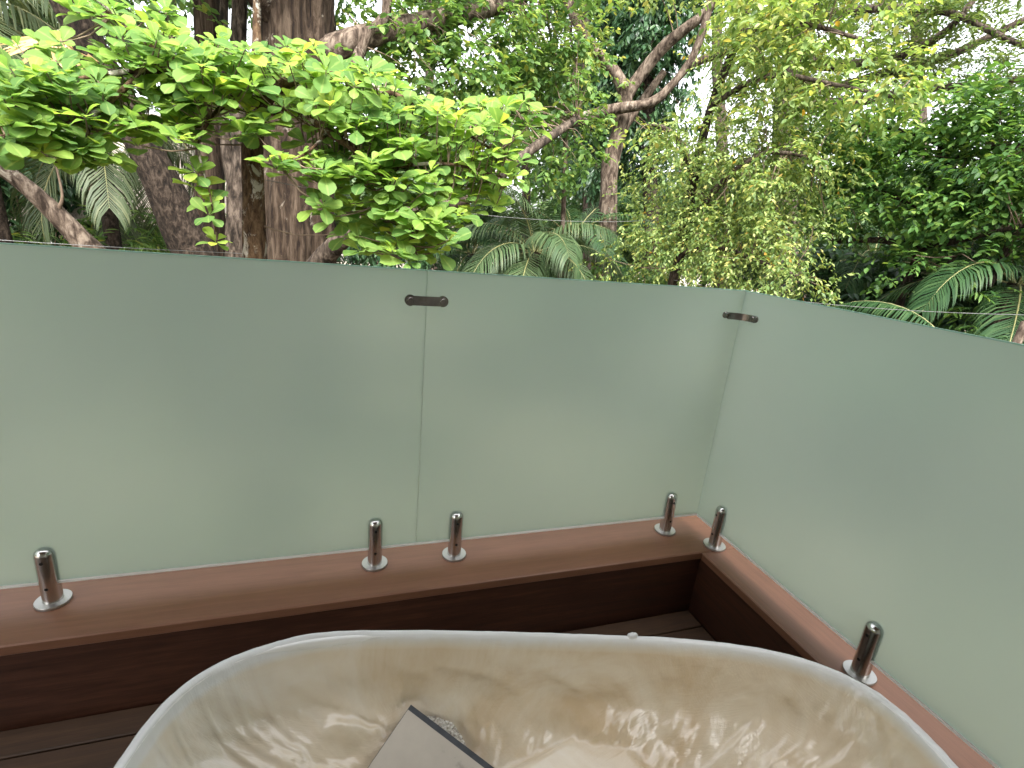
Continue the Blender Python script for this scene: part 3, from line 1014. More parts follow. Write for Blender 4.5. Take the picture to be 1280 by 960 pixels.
def foliage(blobs, per_m3, clump_r, twigs, leaves, twig_len, size, width, tmpl, droop=0.2, leafdroop=0.3, flat=0.55, spread=0.8, soup=None, anchors=None, maxc=4000, upn=0.6):
    """clumped leaves filling a list of blobs; returns leaf arrays. soup collects twigs"""
    P, Dv, U, Sz = [], [], [], []
    for bl in blobs:
        nc = int(np.clip(per_m3 * 4.19 * bl[3] * bl[4] * bl[5], 3, maxc))
        cc, uo = sample_blob(bl, nc)
        out = nrm(cc - bl[0] + 1e-3)
        if soup is not None and anchors is not None and len(anchors):
            for k in range(0, nc, 2):
                a = anchors[np.argmin(((anchors - cc[k]) ** 2).sum(1))]
                dist = np.linalg.norm(a - cc[k])
                if dist < 3.5:
                    midp = (a + cc[k]) / 2 + rv(1)[0] * dist * 0.12 + np.array([0, 0, 0.06 * dist])
                    tv, tf = tube([a, midp, cc[k]], [0.006 + 0.006 * dist, 0.006 + 0.002 * dist, 0.004], 4, max(0.12, dist / 5))
                    soup.add(tv, tf)
        n = nc * twigs
        ci = np.repeat(np.arange(nc), twigs)
        st = cc[ci] + RNG.normal(size=(n, 3)) * np.array([1, 1, flat]) * clump_r * 0.6
        td = nrm(out[ci] * 0.6 + rv(n) * spread + np.array([0, 0, -droop]))
        tl = twig_len * RNG.uniform(0.6, 1.3, n)
        m = n * leaves
        ti = np.repeat(np.arange(n), leaves)
        tt = np.tile((np.arange(leaves) + 0.6) / leaves, n)
        pos = st[ti] + td[ti] * (tl[ti] * tt)[:, None] + np.array([0, 0, -1.0]) * (droop * 0.5 * tl[ti] * tt ** 2)[:, None]
        sgn = np.where(np.tile(np.arange(leaves), n) % 2 == 0, 1.0, -1.0)
        sd = nrm(np.cross(td, np.array([0.05, 0.03, 1.0])))[ti] * sgn[:, None]
        ld = nrm(td[ti] * 0.55 + sd * 0.8 + rv(m) * 0.35 + np.array([0, 0, -leafdroop]))
        up = nrm(np.array([0, 0, 1.0]) + rv(m) * upn)
        P.append(pos)
        Dv.append(ld)
        U.append(up)
        Sz.append(size * RNG.uniform(0.65, 1.25, m))
    return np.concatenate(P), np.concatenate(Dv), np.concatenate(U), np.concatenate(Sz)

def crown(parent, mat, blobs, width, tmpl, name='crown', **kw):
    P, Dv, U, Sz = foliage(blobs, width=width, tmpl=tmpl, **kw)
    V, Fc = leaf_mesh(P, Dv, U, Sz, width, tmpl)
    o = mk(name, V, Fc, mat, parent, smooth=False)
    o['kind'] = 'stuff'
    return o

def pxtube(pts, **kw):
    """pts: (x, y, D, radius in photo pixels)"""
    W = [PX(p[0], p[1], p[2]) for p in pts]
    R = [p[3] * ((w - CAM) @ FWD) / F_PX for p, w in zip(pts, W)]
    return W, R

def limb(name, pts, mat, parent, base=False, sides=12, rough=0.08, ridges=0, step=0.2, seed=0, flare=1.25):
    W, R = pxtube(pts)
    if base:     # carry the trunk on down to the ground (first point is the lowest one seen)
        w = W[0]
        dv = (W[0] - W[1]) / max(1e-3, abs(W[0][2] - W[1][2]))
        hgt = w[2] - GZ
        lean = np.array([dv[0], dv[1], 0]) * hgt * 0.6
        lean = lean * min(1, 1.2 / (np.linalg.norm(lean) + 1e-6))
        W = [np.array([w[0] + lean[0], w[1] + lean[1], GZ - 0.1]), (w + np.array([w[0] + lean[0] * .8, w[1] + lean[1] * .8, GZ])) / 2] + W
        R = [R[0] * flare * 1.15, R[0] * (1 + (flare - 1) * .4)] + R
    v, f = tube(W, R, sides, step, rough, ridges, seed)
    o = mk(name, v, f, mat, parent)
    return o, np.array(W)

def limb_base(pts):
    w = PX(*pts[0][:3])
    return np.array([w[0], w[1], GZ])

def dens(W, n=8):
    W = np.asarray(W)
    return np.concatenate([W[i] + (W[i + 1] - W[i]) * np.linspace(0, 1, n)[:, None] for i in range(len(W) - 1)])

# ---- 1. broad-leaved almond tree just outside the glass
DA = 5.6
trunk_pts = [(319, 345, DA, 14), (317, 250, DA, 13), (316, 180, DA, 12), (323, 132, DA, 12)]
al = empty('almond_tree', limb_base(trunk_pts))
tag(al, 'young tree with big bright yellow-green paddle leaves and a lichen-patched trunk', 'tree')
anch = []
_, W = limb('trunk', trunk_pts, M['bark_almond'], al, True, 14, 0.10, step=0.08)
anch.append(dens(W[2:]))
for pts in [
    [(322, 140, DA, 9), (300, 112, DA - .2, 7), (250, 92, DA - .3, 5), (180, 88, DA - .4, 4), (90, 100, DA - .5, 2.5), (10, 118, DA - .5, 1.5)],
    [(322, 140, DA, 9), (322, 90, DA, 7), (321, 30, DA + .1, 5), (321, -40, DA + .1, 4)],
    [(324, 136, DA, 9), (350, 108, DA - .1, 7), (400, 92, DA - .3, 6), (470, 110, DA - .5, 4), (540, 140, DA - .5, 3), (620, 190, DA - .4, 1.5)],
    [(326, 138, DA, 8), (360, 140, DA - .4, 6), (410, 165, DA - .7, 5), (470, 210, DA - .9, 4), (510, 270, DA - .9, 2), (520, 318, DA - .9, 1.2)],
    [(300, 112, DA - .2, 4), (262, 150, DA - .5, 2.4), (248, 185, DA - .6, 1.6), (262, 240, DA - .7, 1.1), (270, 290, DA - .7, 0.9)],
    [(250, 92, DA - .3, 5), (190, 60, DA - .1, 4), (140, 20, DA, 3), (110, -20, DA, 3)],
    [(180, 88, DA - .4, 4), (120, 140, DA - .7, 3), (60, 160, DA - .8, 2), (0, 170, DA - .8, 1.5)],
    [(120, 140, DA - .7, 2.5), (105, 180, DA - .8, 1.5), (95, 205, DA - .8, 1)],
    [(410, 165, DA - .7, 3), (385, 190, DA - .9, 1.5), (350, 207, DA - 1, 1)],
    [(470, 210, DA - .9, 3), (560, 205, DA - .8, 2), (640, 225, DA - .7, 1.2)],
]:
    _, W = limb('branch', pts, M['bark_almond'], al, False, 8, 0.06, step=0.08)
    anch.append(dens(W, 10))
anch = np.concatenate(anch)
# rosettes: (x, y, rx, ry, depth centre, depth spread, count, freshness)
zones = [(60, 110, 80, 38, DA - .5, .5, 34, .55), (20, 150, 50, 40, DA - .7, .4, 18, .6), (110, 160, 90, 32, DA - .6, .5, 30, .5), (210, 70, 90, 36, DA - .2, .6, 34, .5), (180, 130, 90, 40, DA - .1, .5, 34, .2), (270, 95, 70, 40, DA - .4, .5, 28, .7),
         (365, 95, 80, 42, DA - .3, .6, 42, .8), (300, 150, 50, 20, DA - .4, .4, 8, .4), (240, 165, 40, 20, DA - .5, .3, 8, .4), (430, 120, 80, 40, DA - .5, .6, 42, .7), (450, 185, 80, 50, DA - .6, .6, 46, .35), (520, 170, 70, 45, DA - .5, .5, 40, .6), (590, 180, 62, 52, DA - .4, .5, 38, .75),
         (615, 220, 46, 34, DA - .5, .4, 18, .8), (500, 245, 60, 45, DA - .8, .4, 32, .55), (520, 300, 42, 28, DA - .9, .3, 16, .6), (440, 215, 50, 26, DA - .8, .4, 16, .4), (470, 295, 40, 30, DA - .6, .4, 12, .3),
         (430, 245, 40, 34, DA - .8, .3, 12, .45), (585, 245, 42, 26, DA - .6, .3, 10, .7), (545, 275, 30, 24, DA - .8, .2, 7, .6), (40, 178, 50, 22, DA - .8, .3, 10, .6), (640, 150, 30, 30, DA - .3, .3, 8, .7), (100, 202, 22, 16, DA - .8, .15, 5, .8), (268, 298, 4, 4, DA - .7, .02, 1, 1), (262, 265, 6, 14, DA - .7, .04, 2, .6), (252, 215, 12, 22, DA - .6, .1, 3, .4), (90, 60, 70, 20, DA, .4, 6, .3), (352, 206, 24, 14, DA - 1, .1, 4, .9), (150, 25, 70, 24, DA + .1, .4, 10, .2), (395, 205, 16, 12, DA - .9, .1, 3, .7)]
RP, RF = [], []
for (x, y, rx, ry, dc, ds, n, fr) in zones:
    for k in range(max(1, int(n * 1.15))):
        a, r_ = random.uniform(0, 2 * math.pi), random.random() ** 0.5
        RP.append(PX(x + rx * r_ * math.cos(a), y + ry * r_ * math.sin(a), dc + random.uniform(-ds, ds)))
        RF.append(fr)
RP = np.array(RP)
tw = Soup()
for q in RP:
    a = anch[np.argmin(((anch - q) ** 2).sum(1) + 0.3 * np.maximum(0, anch[:, 2] - q[2]))]
    dist = np.linalg.norm(a - q)
    midp = (a + q) / 2 + np.array([0, 0, -0.10 * dist]) + rv(1)[0] * 0.05 * dist
    tv, tf = tube([a, midp, q], [0.005 + 0.007 * dist, 0.006, 0.004], 5, max(0.08, dist / 5))
    tw.add(tv, tf)
tw.build('twigs', M['twig'], al)['kind'] = 'stuff'
P, Dv, U, Sz, Wd, Cu, Fr = [], [], [], [], [], [], []
for q, fr in zip(RP, RF):
    toc = nrm(CAM - q)
    ax = nrm(np.array([0, 0, 1.0]) + (0.15 + 0.55 * random.random()) * toc + rv(1)[0] * 0.35)
    n = random.randint(6, 9)
    t1 = nrm(np.cross(ax, np.array([0.3, 0.9, 0.1])))
    t2 = np.cross(ax, t1)
    a0 = random.uniform(0, 6.28)
    isf = random.random() < fr
    for k in range(n):
        Fr.append(isf and k > 1)
        an = a0 + k * 2.39996 + random.uniform(-.25, .25)
        el = rad(random.uniform(-12, 30) + 28 * k / n)
        dd = (t1 * math.cos(an) + t2 * math.sin(an)) * math.cos(el) + ax * math.sin(el)
        P.append(q + dd * 0.015 - ax * 0.03 * (1 - k / n))
        Dv.append(dd)
        U.append(nrm(ax + rv(1)[0] * 0.25))
        Sz.append(0.182 * random.uniform(0.5, 1.2) * (1.0 - 0.45 * k / n))
        Wd.append(random.uniform(0.72, 0.9))
        Cu.append(random.uniform(-0.02, 0.22))
P, Dv, U, Sz, Wd, Cu, Fr = map(np.array, (P, Dv, U, Sz, Wd, Cu, Fr))
# the 300 leaves that show largest are leaves of their own, the rest one mass
show = Sz / np.linalg.norm(P - CAM, axis=1)
order = np.argsort(-show)
big, rest = order[:300], order[300:]
def ribattr(me, n):
    at = me.attributes.new('rib', 'FLOAT', 'POINT')
    one = np.zeros(len(T_OBOV[0]), np.float32)
    one[6:11] = 1.0
    at.data.foreach_set('value', np.tile(one, n))
V, Fc = leaf_mesh(P[rest], Dv[rest], U[rest], Sz[rest], Wd[rest], T_OBOV, Cu[rest])
co = mk('crown', V, Fc, M['almond'], al)
co['kind'] = 'stuff'
co.data.materials.append(M['almond_fresh'])
co.data.polygons.foreach_set('material_index', np.repeat(Fr[rest].astype(np.int32), len(T_OBOV[1])))
ribattr(co.data, len(rest))
def mat_leaf_obj(k):
    m = M[k].copy()
    m.name = k + '_single'
    N, L = m.node_tree.nodes, m.node_tree.links
    oi = N.new('ShaderNodeObjectInfo')
    rp = [x for x in N if x.type == 'VALTORGB' and len(x.color_ramp.elements) > 2][0]
    L.new(oi.outputs['Random'], rp.inputs[0])
    return m
LM = [mat_leaf_obj('almond'), mat_leaf_obj('almond_fresh')]
lm = []
for cu in (0.0, 0.08, 0.16, 0.24):
    tv, tf = T_OBOV
    vv = tv.copy()
    vv[:, 0] *= 0.81
    vv[:, 2] -= cu * vv[:, 1] ** 2
    for q in (0, 1):
        o = mk('leaf', vv, tf, LM[q], None)
        ribattr(o.data, 1)
        lm.append(o.data)
        bpy.data.objects.remove(o)
for i in big:
    x, yv, z = frames(Dv[i][None], U[i][None])
    o = bpy.data.objects.new('leaf', lm[min(3, int(max(0, Cu[i]) / 0.08)) * 2 + int(Fr[i])])
    COL.objects.link(o)
    o.parent = al
    mt = Matrix((x[0], yv[0], z[0])).transposed().to_4x4()
    o.rotation_euler = mt.to_euler()
    o.scale = (Sz[i],) * 3
    o.location = Vector(tuple(P[i] - LOC[al.name]))

# ---- 2. the massive ridged trunk and its company
DB = 9.6
pts = [(374, 345, DB, 43), (373, 250, DB, 40), (372, 130, DB, 40), (371, 0, DB, 42), (369, -150, DB, 43), (366, -330, DB, 42)]
bt = empty('giant_tree', limb_base(pts))
tag(bt, 'massive old tree with deeply ridged grey-brown trunk behind the bright leaves', 'tree')
limb('trunk', pts, M['bark_big'], bt, True, 40, 0.13, 9, 0.12, 3, 1.4)
anch = []
for pts, m_ in [
    ([(378, 78, DB - .1, 17), (440, 52, DB - .5, 15), (490, 38, DB - .4, 13), (560, 22, DB, 11), (630, 5, DB + .5, 9), (700, -30, DB + 1, 7)], 'bark_pale'),
    ([(440, 100, DB - .7, 7), (448, 70, DB - .6, 7), (462, 40, DB - .6, 8), (482, 20, DB - .6, 6), (484, -40, DB - .6, 6)], 'bark_pale'),
    ([(368, 365, DB - .4, 15), (425, 302, DB - 1.2, 12), (470, 272, DB - 1.4, 10), (545, 258, DB - 1.5, 9), (600, 238, DB - 1.4, 8), (660, 190, DB - 1, 6), (720, 150, DB, 5)], 'bark_grey'),
    ([(350, 30, DB, 20), (300, -40, DB - .5, 16), (220, -120, DB - 1, 12)], 'bark_big'),
]:
    _, W = limb('branch', pts, M[m_], bt, False, 12, 0.10, step=0.12, seed=len(pts))
    anch.append(dens(W))
anch = np.concatenate(anch)
tw = Soup()
crown(bt, M['mid'], [blob(540, 95, DB - .3, 95, 60, 1.0), blob(610, 60, DB + .4, 90, 60, 1.0), blob(520, 45, DB + .2, 80, 36, .9), blob(660, 130, DB + .3, 80, 55, 1.0), blob(700, 60, DB + .8, 60, 70, .8), blob(640, 200, DB - .4, 60, 40, .6), blob(720, 190, DB, 40, 50, .6), blob(430, 20, DB + 1, 60, 40, .6),
      blob(600, -50, DB, 120, 30, 1.0), blob(250, -120, DB, 160, 40, 1.2)],
      0.62, T_ELL, per_m3=10, clump_r=0.26, twigs=5, leaves=7, twig_len=0.30, size=0.125, droop=0.2, soup=tw, anchors=anch)
tw.build('twigs', M['twig'], bt)['kind'] = 'stuff'

def stem(name, label, pts, mat, sides=18, rough=0.1, ridges=0, cat='tree trunk', group=None, seed=1):
    r = empty(name, limb_base(pts))
    tag(r, label, cat, group)
    _, W = limb('trunk', pts, mat, r, True, sides, rough, ridges, 0.12, seed)
    return r, W

r, W = stem('tree', 'straight grey-brown trunk standing close beside the massive ridged trunk', [(264, 335, 10.4, 18), (262, 230, 10.4, 16), (263, 120, 10.4, 15), (258, 0, 10.4, 15), (255, -200, 10.4, 14)], M['bark_big'], 20, 0.12, 6, 'tree')
crown(r, M['mid'], [blob(200, -120, 10.4, 150, 60, 1.5)], 0.6, T_ELL, per_m3=2.2, clump_r=0.3, twigs=4, leaves=7, twig_len=0.3, size=0.13, soup=None)
r, W = stem('tree', 'slim grey forked trunk squeezed between two heavy trunks', [(297, 335, 10.0, 15), (299, 250, 10.0, 14), (302, 190, 10, 11), (296, 100, 10, 9), (300, 0, 10, 9), (302, -150, 10, 8)], M['bark_grey'], 14, 0.12, 0, 'tree', seed=4)
limb('branch', [(299, 255, 10, 8), (285, 200, 10.1, 7), (278, 120, 10.2, 6), (280, 0, 10.2, 5), (278, -150, 10.2, 4)], M['bark_grey'], r, False, 10, 0.1)
crown(r, M['mid'], [blob(310, -140, 10.0, 90, 50, 1.0)], 0.6, T_ELL, per_m3=2.2, clump_r=0.3, twigs=4, leaves=7, twig_len=0.3, size=0.13, soup=None)
r, W = stem('tree', 'thick dark trunk leaning steeply with knobbly bark', [(252, 335, 8.8, 24), (228, 285, 8.8, 23), (200, 225, 8.8, 21), (170, 165, 8.8, 19), (130, 90, 8.8, 19), (80, 0, 8.8, 16), (20, -120, 8.8, 13)], M['bark_dark'], 22, 0.13, 0, 'tree', seed=7)
crown(r, M['mid'], [blob(70, -70, 8.8, 130, 60, 1.2)], 0.6, T_ELL, per_m3=2.2, clump_r=0.3, twigs=4, leaves=7, twig_len=0.3, size=0.13, soup=None)
r, W = stem('tree', 'mottled pale brown trunk slanting across in front of the parked white car', [(140, 345, 8.0, 14), (104, 303, 8.0, 13), (58, 256, 8.0, 11), (18, 222, 8.0, 9.5), (-40, 184, 8.0, 9), (-160, 116, 8, 8)], M['bark_pale'], 16, 0.12, 0, 'tree', seed=9)
limb('branch', [(73, 262, 7.95, 3), (78, 245, 7.9, 1.6), (72, 215, 7.9, 1.2), (62, 170, 7.9, 1)], M['twig'], r, False, 6, 0.0, step=0.05)
crown(r, M['mid'], [blob(-170, 90, 8.0, 90, 60, 1.0)], 0.6, T_ELL, per_m3=2.2, clump_r=0.3, twigs=4, leaves=7, twig_len=0.3, size=0.13, soup=None)
r, W = stem('tree', 'pale blotched trunk high behind the almond leaves with white lichen', [(125, 250, 13, 10), (118, 120, 13, 13), (108, 40, 13, 16), (104, -20, 13, 17), (100, -160, 13, 15)], M['bark_almond'], 14, 0.1, 0, 'tree', seed=5)
crown(r, M['dark'], [blob(110, -130, 13, 110, 60, 1.5)], 0.6, T_ELL, per_m3=3, clump_r=0.35, twigs=4, leaves=7, twig_len=0.35, size=0.15, soup=None)

# ---- 3. Y-forked tree in the middle
DY = 12.6
pts = [(756, 350, DY, 12.3), (759, 280, DY, 11.5), (761, 240, DY, 10.7), (763, 205, DY, 10.7), (774, 165, DY, 9.8), (781, 130, DY, 9.8), (782, 112, DY, 9.0)]
r = empty('forked_tree', limb_base(pts))
tag(r, 'tree whose pale trunk forks into a wide Y of bare limbs', 'tree')
limb('trunk', pts, M['bark_pale'], r, True, 16, 0.12, 0, 0.15, 2)
anch = []
for pts in [[(782, 118, DY, 8.2), (770, 92, DY, 7.4), (742, 60, DY, 6.6), (722, 30, DY, 5.7), (700, -20, DY + .3, 4.9)],
            [(784, 118, DY, 8.2), (805, 88, DY, 7.4), (830, 58, DY - .1, 7.4), (862, 32, DY - .3, 6.6), (886, 12, DY - .4, 5.7), (920, -40, DY - .5, 4.9)],
            [(686, 160, DY - .6, 7.4), (730, 147, DY - .5, 7.4), (770, 136, DY - .4, 6.6), (815, 128, DY - .4, 5.7), (838, 108, DY - .4, 4.9), (862, 78, DY - .4, 4.9), (876, 45, DY - .4, 4.9), (888, 5, DY - .4, 4.9)],
            [(862, 82, DY - .4, 4.9), (880, 74, DY - .5, 4.9), (905, 66, DY - .6, 4.1), (960, 50, DY - .6, 3.3)],
            [(765, 205, DY, 6.6), (775, 170, DY + .2, 5.7), (800, 130, DY + .4, 4.9), (830, 90, DY + .6, 4.1)]]:
    _, W = limb('branch', pts, M['bark_pale'], r, False, 10, 0.12, step=0.15)
    anch.append(dens(W))
tw = Soup()
crown(r, M['weep'], [blob(930, 40, DY + .5, 50, 40, .6), (blob(850, 165, DY + .6, 40, 25, .5)), blob(970, 30, DY - .8, 60, 45, .9), blob(700, 20, DY + .2, 60, 40, .7), blob(800, -50, DY, 110, 30, 0.9), blob(740, 110, DY + .3, 36, 40, .5)],
      0.55, T_ELL, per_m3=8, clump_r=0.26, twigs=5, leaves=7, twig_len=0.32, size=0.13, soup=tw, anchors=np.concatenate(anch))
tw.build('twigs', M['twig'], r)['kind'] = 'stuff'
# thin pinkish sapling
pts = [(700, 345, 10.5, 3), (706, 220, 10.5, 3), (708, 130, 10.5, 3.2), (712, 105, 10.5, 3.2)]
r = empty('sapling', limb_base(pts))
tag(r, 'slender sapling with thin upright pale stems and yellowing leaves', 'tree')
limb('trunk', pts, M['bark_pale'], r, True, 8, 0.05)
anch = []
for pts in [[(712, 107, 10.5, 3), (702, 85, 10.5, 2.4), (690, 55, 10.5, 1.6), (684, 20, 10.5, 1.2)], [(712, 107, 10.5, 3), (720, 80, 10.5, 2.4), (714, 50, 10.5, 1.6), (716, 0, 10.5, 1.2)], [(712, 107, 10.5, 2), (728, 88, 10.5, 1.4), (736, 60, 10.5, 1)]]:
    _, W = limb('branch', pts, M['bark_pale'], r, False, 6, 0.0)
    anch.append(dens(W))
tw = Soup()
crown(r, M['weep'], [blob(705, 45, 10.5, 48, 48, .6)], 0.5, T_ELL, per_m3=14, clump_r=0.18, twigs=4, leaves=6, twig_len=0.25, size=0.09, soup=tw, anchors=np.concatenate(anch))
tw.build('twigs', M['twig'], r)['kind'] = 'stuff'
# dark crown behind the fork
pts = [(815, 345, 17, 10), (812, 200, 17, 9), (810, 80, 17, 8), (808, -60, 17, 7)]
r = empty('dark_tree', limb_base(pts))
tag(r, 'dense blue-green evergreen crown seen through the Y-fork', 'tree')
limb('trunk', pts, M['bark_dark'], r, True, 12, 0.08)
crown(r, M['dark'], [blob(800, 30, 17, 60, 50, 1.5), blob(820, -30, 17, 60, 40, 1.4), blob(790, 110, 17, 70, 50, 1.4), blob(770, 190, 17.5, 60, 50, 1.4)], 0.42, T_ELL, per_m3=5, clump_r=0.4, twigs=6, leaves=9, twig_len=0.45, size=0.2, droop=0.5, leafdroop=0.7)

# ---- 4. weeping yellow-green tree
DW = 9.0
pts = [(838, 372, DW, 7), (846, 335, DW, 7), (856, 290, DW, 6.5), (868, 220, DW, 6), (890, 130, DW, 5), (925, 40, DW, 5), (950, -60, DW, 5)]
r = empty('weeping_tree', limb_base(pts))
tag(r, 'drooping fine-leaved yellow-green tree overhanging the corner of the screens', 'tree')
_, W0 = limb('trunk', pts, M['bark_dark'], r, True, 12, 0.08)
anch = [dens(W0[3:])]
for pts in [[(856, 290, DW, 5), (900, 230, DW - .5, 4), (960, 190, DW - .8, 3), (1020, 200, DW - .9, 2)], [(868, 220, DW, 5), (845, 170, DW - .3, 4), (815, 155, DW - .5, 2.5)], [(890, 130, DW, 4), (960, 95, DW - .6, 3.5), (1040, 105, DW - 1, 2.5), (1130, 125, DW - 1.2, 1.5)],
            [(925, 40, DW, 4), (1000, 30, DW - .6, 3), (1080, 50, DW - 1, 2)], [(850, 315, DW, 4), (900, 310, DW - .5, 3), (970, 335, DW - 1, 2), (1010, 350, DW - 1.1, 1.2)]]:
    _, W = limb('branch', pts, M['bark_grey'], r, False, 8, 0.05)
    anch.append(dens(W))
tw = Soup()
anch = np.concatenate(anch)
wb = [blob(855, 220, DW, 56, 50, .7), blob(915, 185, DW - .4, 70, 48, .8), blob(960, 230, DW - .6, 70, 70, .8), blob(880, 290, DW - .2, 75, 55, .7), blob(950, 310, DW - .8, 80, 60, .8), blob(815, 300, DW + .1, 50, 40, .5), blob(800, 335, DW, 50, 24, .4),
      blob(1000, 345, DW - 1.0, 40, 26, .4), blob(965, 105, DW - .2, 66, 55, .8), blob(1000, 205, DW - .8, 38, 30, .4), blob(830, 160, DW - .5, 40, 18, .35)]
crown(r, M['weep'], wb, 0.48, T_RHOMB, per_m3=20, clump_r=0.24, twigs=8, leaves=9, twig_len=0.30, size=0.072, droop=0.45, leafdroop=0.45, soup=tw, anchors=anch, upn=0.9)
crown(r, M['weep'], [blob(1010, 60, DW - .7, 70, 55, .8), blob(1080, 90, DW - 1, 70, 36, .6), blob(1095, 122, DW - 1.1, 60, 12, .3), blob(960, 5, DW - .2, 60, 30, .7), blob(1020, -10, DW - .5, 90, 30, .7), blob(1000, 130, DW - .9, 50, 20, .4), blob(1010, 195, DW - 1, 30, 16, .3), blob(835, 158, DW - .6, 40, 16, .3)],
      0.5, T_ELL, name='upper_crown', per_m3=15, clump_r=0.2, twigs=5, leaves=7, twig_len=0.28, size=0.11, droop=0.25, soup=tw, anchors=anch)
tw.build('twigs', M['twig'], r)['kind'] = 'stuff'

# ---- 5. spreading rain tree at the back right
DR = 19.0
pts = [(985, 345, DR, 20), (985, 220, DR, 18), (986, 130, DR, 17), (992, 70, DR, 15)]
r = empty('rain_tree', limb_base(pts))
tag(r, 'tall spreading tree with long near-level limbs and wispy feathery leaves', 'tree')
limb('trunk', pts, M['bark_grey'], r, True, 18, 0.1, 5)
anch = []
for pts in [[(992, 75, DR, 8), (1020, 25, DR, 6), (1080, 12, DR - .5, 5), (1150, 11, DR - 1, 4.5), (1200, 20, DR - 1.4, 4), (1250, 45, DR - 1.6, 3.4), (1310, 68, DR - 1.8, 3)],
            [(992, 75, DR, 9), (1060, 82, DR, 7), (1120, 72, DR - .3, 6), (1170, 48, DR - .6, 5), (1200, 22, DR - 1, 4), (1230, -20, DR - 1, 4)],
            [(990, 110, DR, 9), (1050, 108, DR, 6), (1110, 90, DR, 6), (1180, 72, DR, 5), (1290, 20, DR, 4)],
            [(988, 130, DR, 9), (1060, 128, DR - .5, 6), (1150, 112, DR - 1, 5), (1240, 104, DR - 1, 4), (1320, 90, DR - 1, 4)],
            [(992, 70, DR, 10), (975, 20, DR, 9), (960, -60, DR, 7)], [(992, 70, DR, 9), (1020, -10, DR, 8), (1080, -80, DR, 6)], [(1110, 90, DR, 4), (1150, 100, DR, 3), (1210, 120, DR, 2)]]:
    _, W = limb('branch', pts, M['bark_grey'], r, False, 9, 0.08, step=0.3)
    anch.append(dens(W))
tw = Soup()
crown(r, M['rain'], [blob(1090, 30, DR - .5, 90, 18, 2), blob(1220, 60, DR - 1, 90, 22, 2), blob(1180, 100, DR, 90, 16, 2), blob(1240, 15, DR - .5, 80, 20, 2), blob(1080, 105, DR + .4, 60, 14, 1.6), blob(1140, -30, DR, 160, 16, 2.0), blob(1270, 110, DR, 60, 30, 1.5), blob(960, 30, DR, 60, 50, 2), blob(1130, 60, DR + 1, 60, 12, 1)],
      0.4, T_RHOMB, per_m3=2.0, clump_r=0.45, twigs=7, leaves=10, twig_len=0.5, size=0.15, flat=0.35, droop=0.05, leafdroop=0.15, soup=tw, anchors=np.concatenate(anch))
tw.build('twigs', M['twig'], r)['kind'] = 'stuff'

# ---- 6. rich green tree on the right, shrubs and shade below
DG = 9.6
pts = [(1118, 402, DG, 5), (1130, 360, DG, 5), (1148, 318, DG, 5), (1160, 260, DG, 5), (1175, 200, DG, 4.5), (1180, 150, DG, 4)]
r = empty('spreading_tree', limb_base(pts))
tag(r, 'rich green tree in flat layers with reddish stems above the low palms', 'tree')
_, W0 = limb('trunk', pts, M['bark_dark'], r, True, 12, 0.1)
anch = [dens(W0[2:])]
for pts in [[(1150, 310, DG, 5), (1100, 300, DG, 4), (1040, 302, DG, 3)], [(1148, 312, DG, 5), (1200, 300, DG - .4, 4), (1270, 284, DG - .8, 3), (1320, 275, DG - 1, 2)], [(1160, 262, DG, 4), (1090, 235, DG, 3), (1030, 215, DG, 2)], [(1175, 205, DG, 4), (1240, 185, DG - .3, 3), (1310, 180, DG - .6, 2)],
            [(1178, 180, DG, 4), (1110, 160, DG, 3), (1040, 155, DG, 2)], [(1180, 150, DG, 4), (1240, 140, DG, 3), (1320, 130, DG, 2)], [(1130, 360, DG, 4), (1165, 345, DG - .3, 2.5), (1195, 320, DG - .6, 1.5)], [(1236, 358, DG - .5, 4), (1252, 325, DG - .5, 4), (1262, 300, DG - .6, 3)]]:
    _, W = limb('branch', pts, M['bark_dark'], r, False, 8, 0.06)
    anch.append(dens(W))
tw = Soup()
anch = np.concatenate(anch)
crown(r, M['rich'], [blob(1050, 170, DG + .1, 60, 30, .9), blob(1130, 155, DG, 70, 24, .9), blob(1220, 150, DG - .2, 80, 28, .9), blob(1270, 190, DG - .4, 60, 40, .9), blob(1090, 210, DG, 80, 30, .9), blob(1180, 205, DG - .2, 80, 34, .9), blob(1080, 255, DG - .1, 70, 28, .8), blob(1160, 250, DG - .3, 70, 28, .7), blob(1250, 250, DG - .6, 60, 30, .7), blob(1020, 220, DG + .3, 36, 50, .6),
      blob(1110, 285, DG - .3, 60, 16, .5), blob(1190, 290, DG - .6, 50, 16, .5), blob(1140, 330, DG - .5, 40, 26, .4), blob(1260, 290, DG - 1.0, 36, 20, .4), blob(1190, 330, DG - .9, 40, 14, .25), blob(1340, 200, DG, 80, 80, 1.0), blob(1280, 140, DG - .2, 60, 20, .7)],
      0.56, T_ELL, per_m3=22, clump_r=0.24, twigs=5, leaves=7, twig_len=0.28, size=0.10, flat=0.4, droop=0.12, soup=tw, anchors=anch)
tw.build('twigs', M['twig'], r)['kind'] = 'stuff'

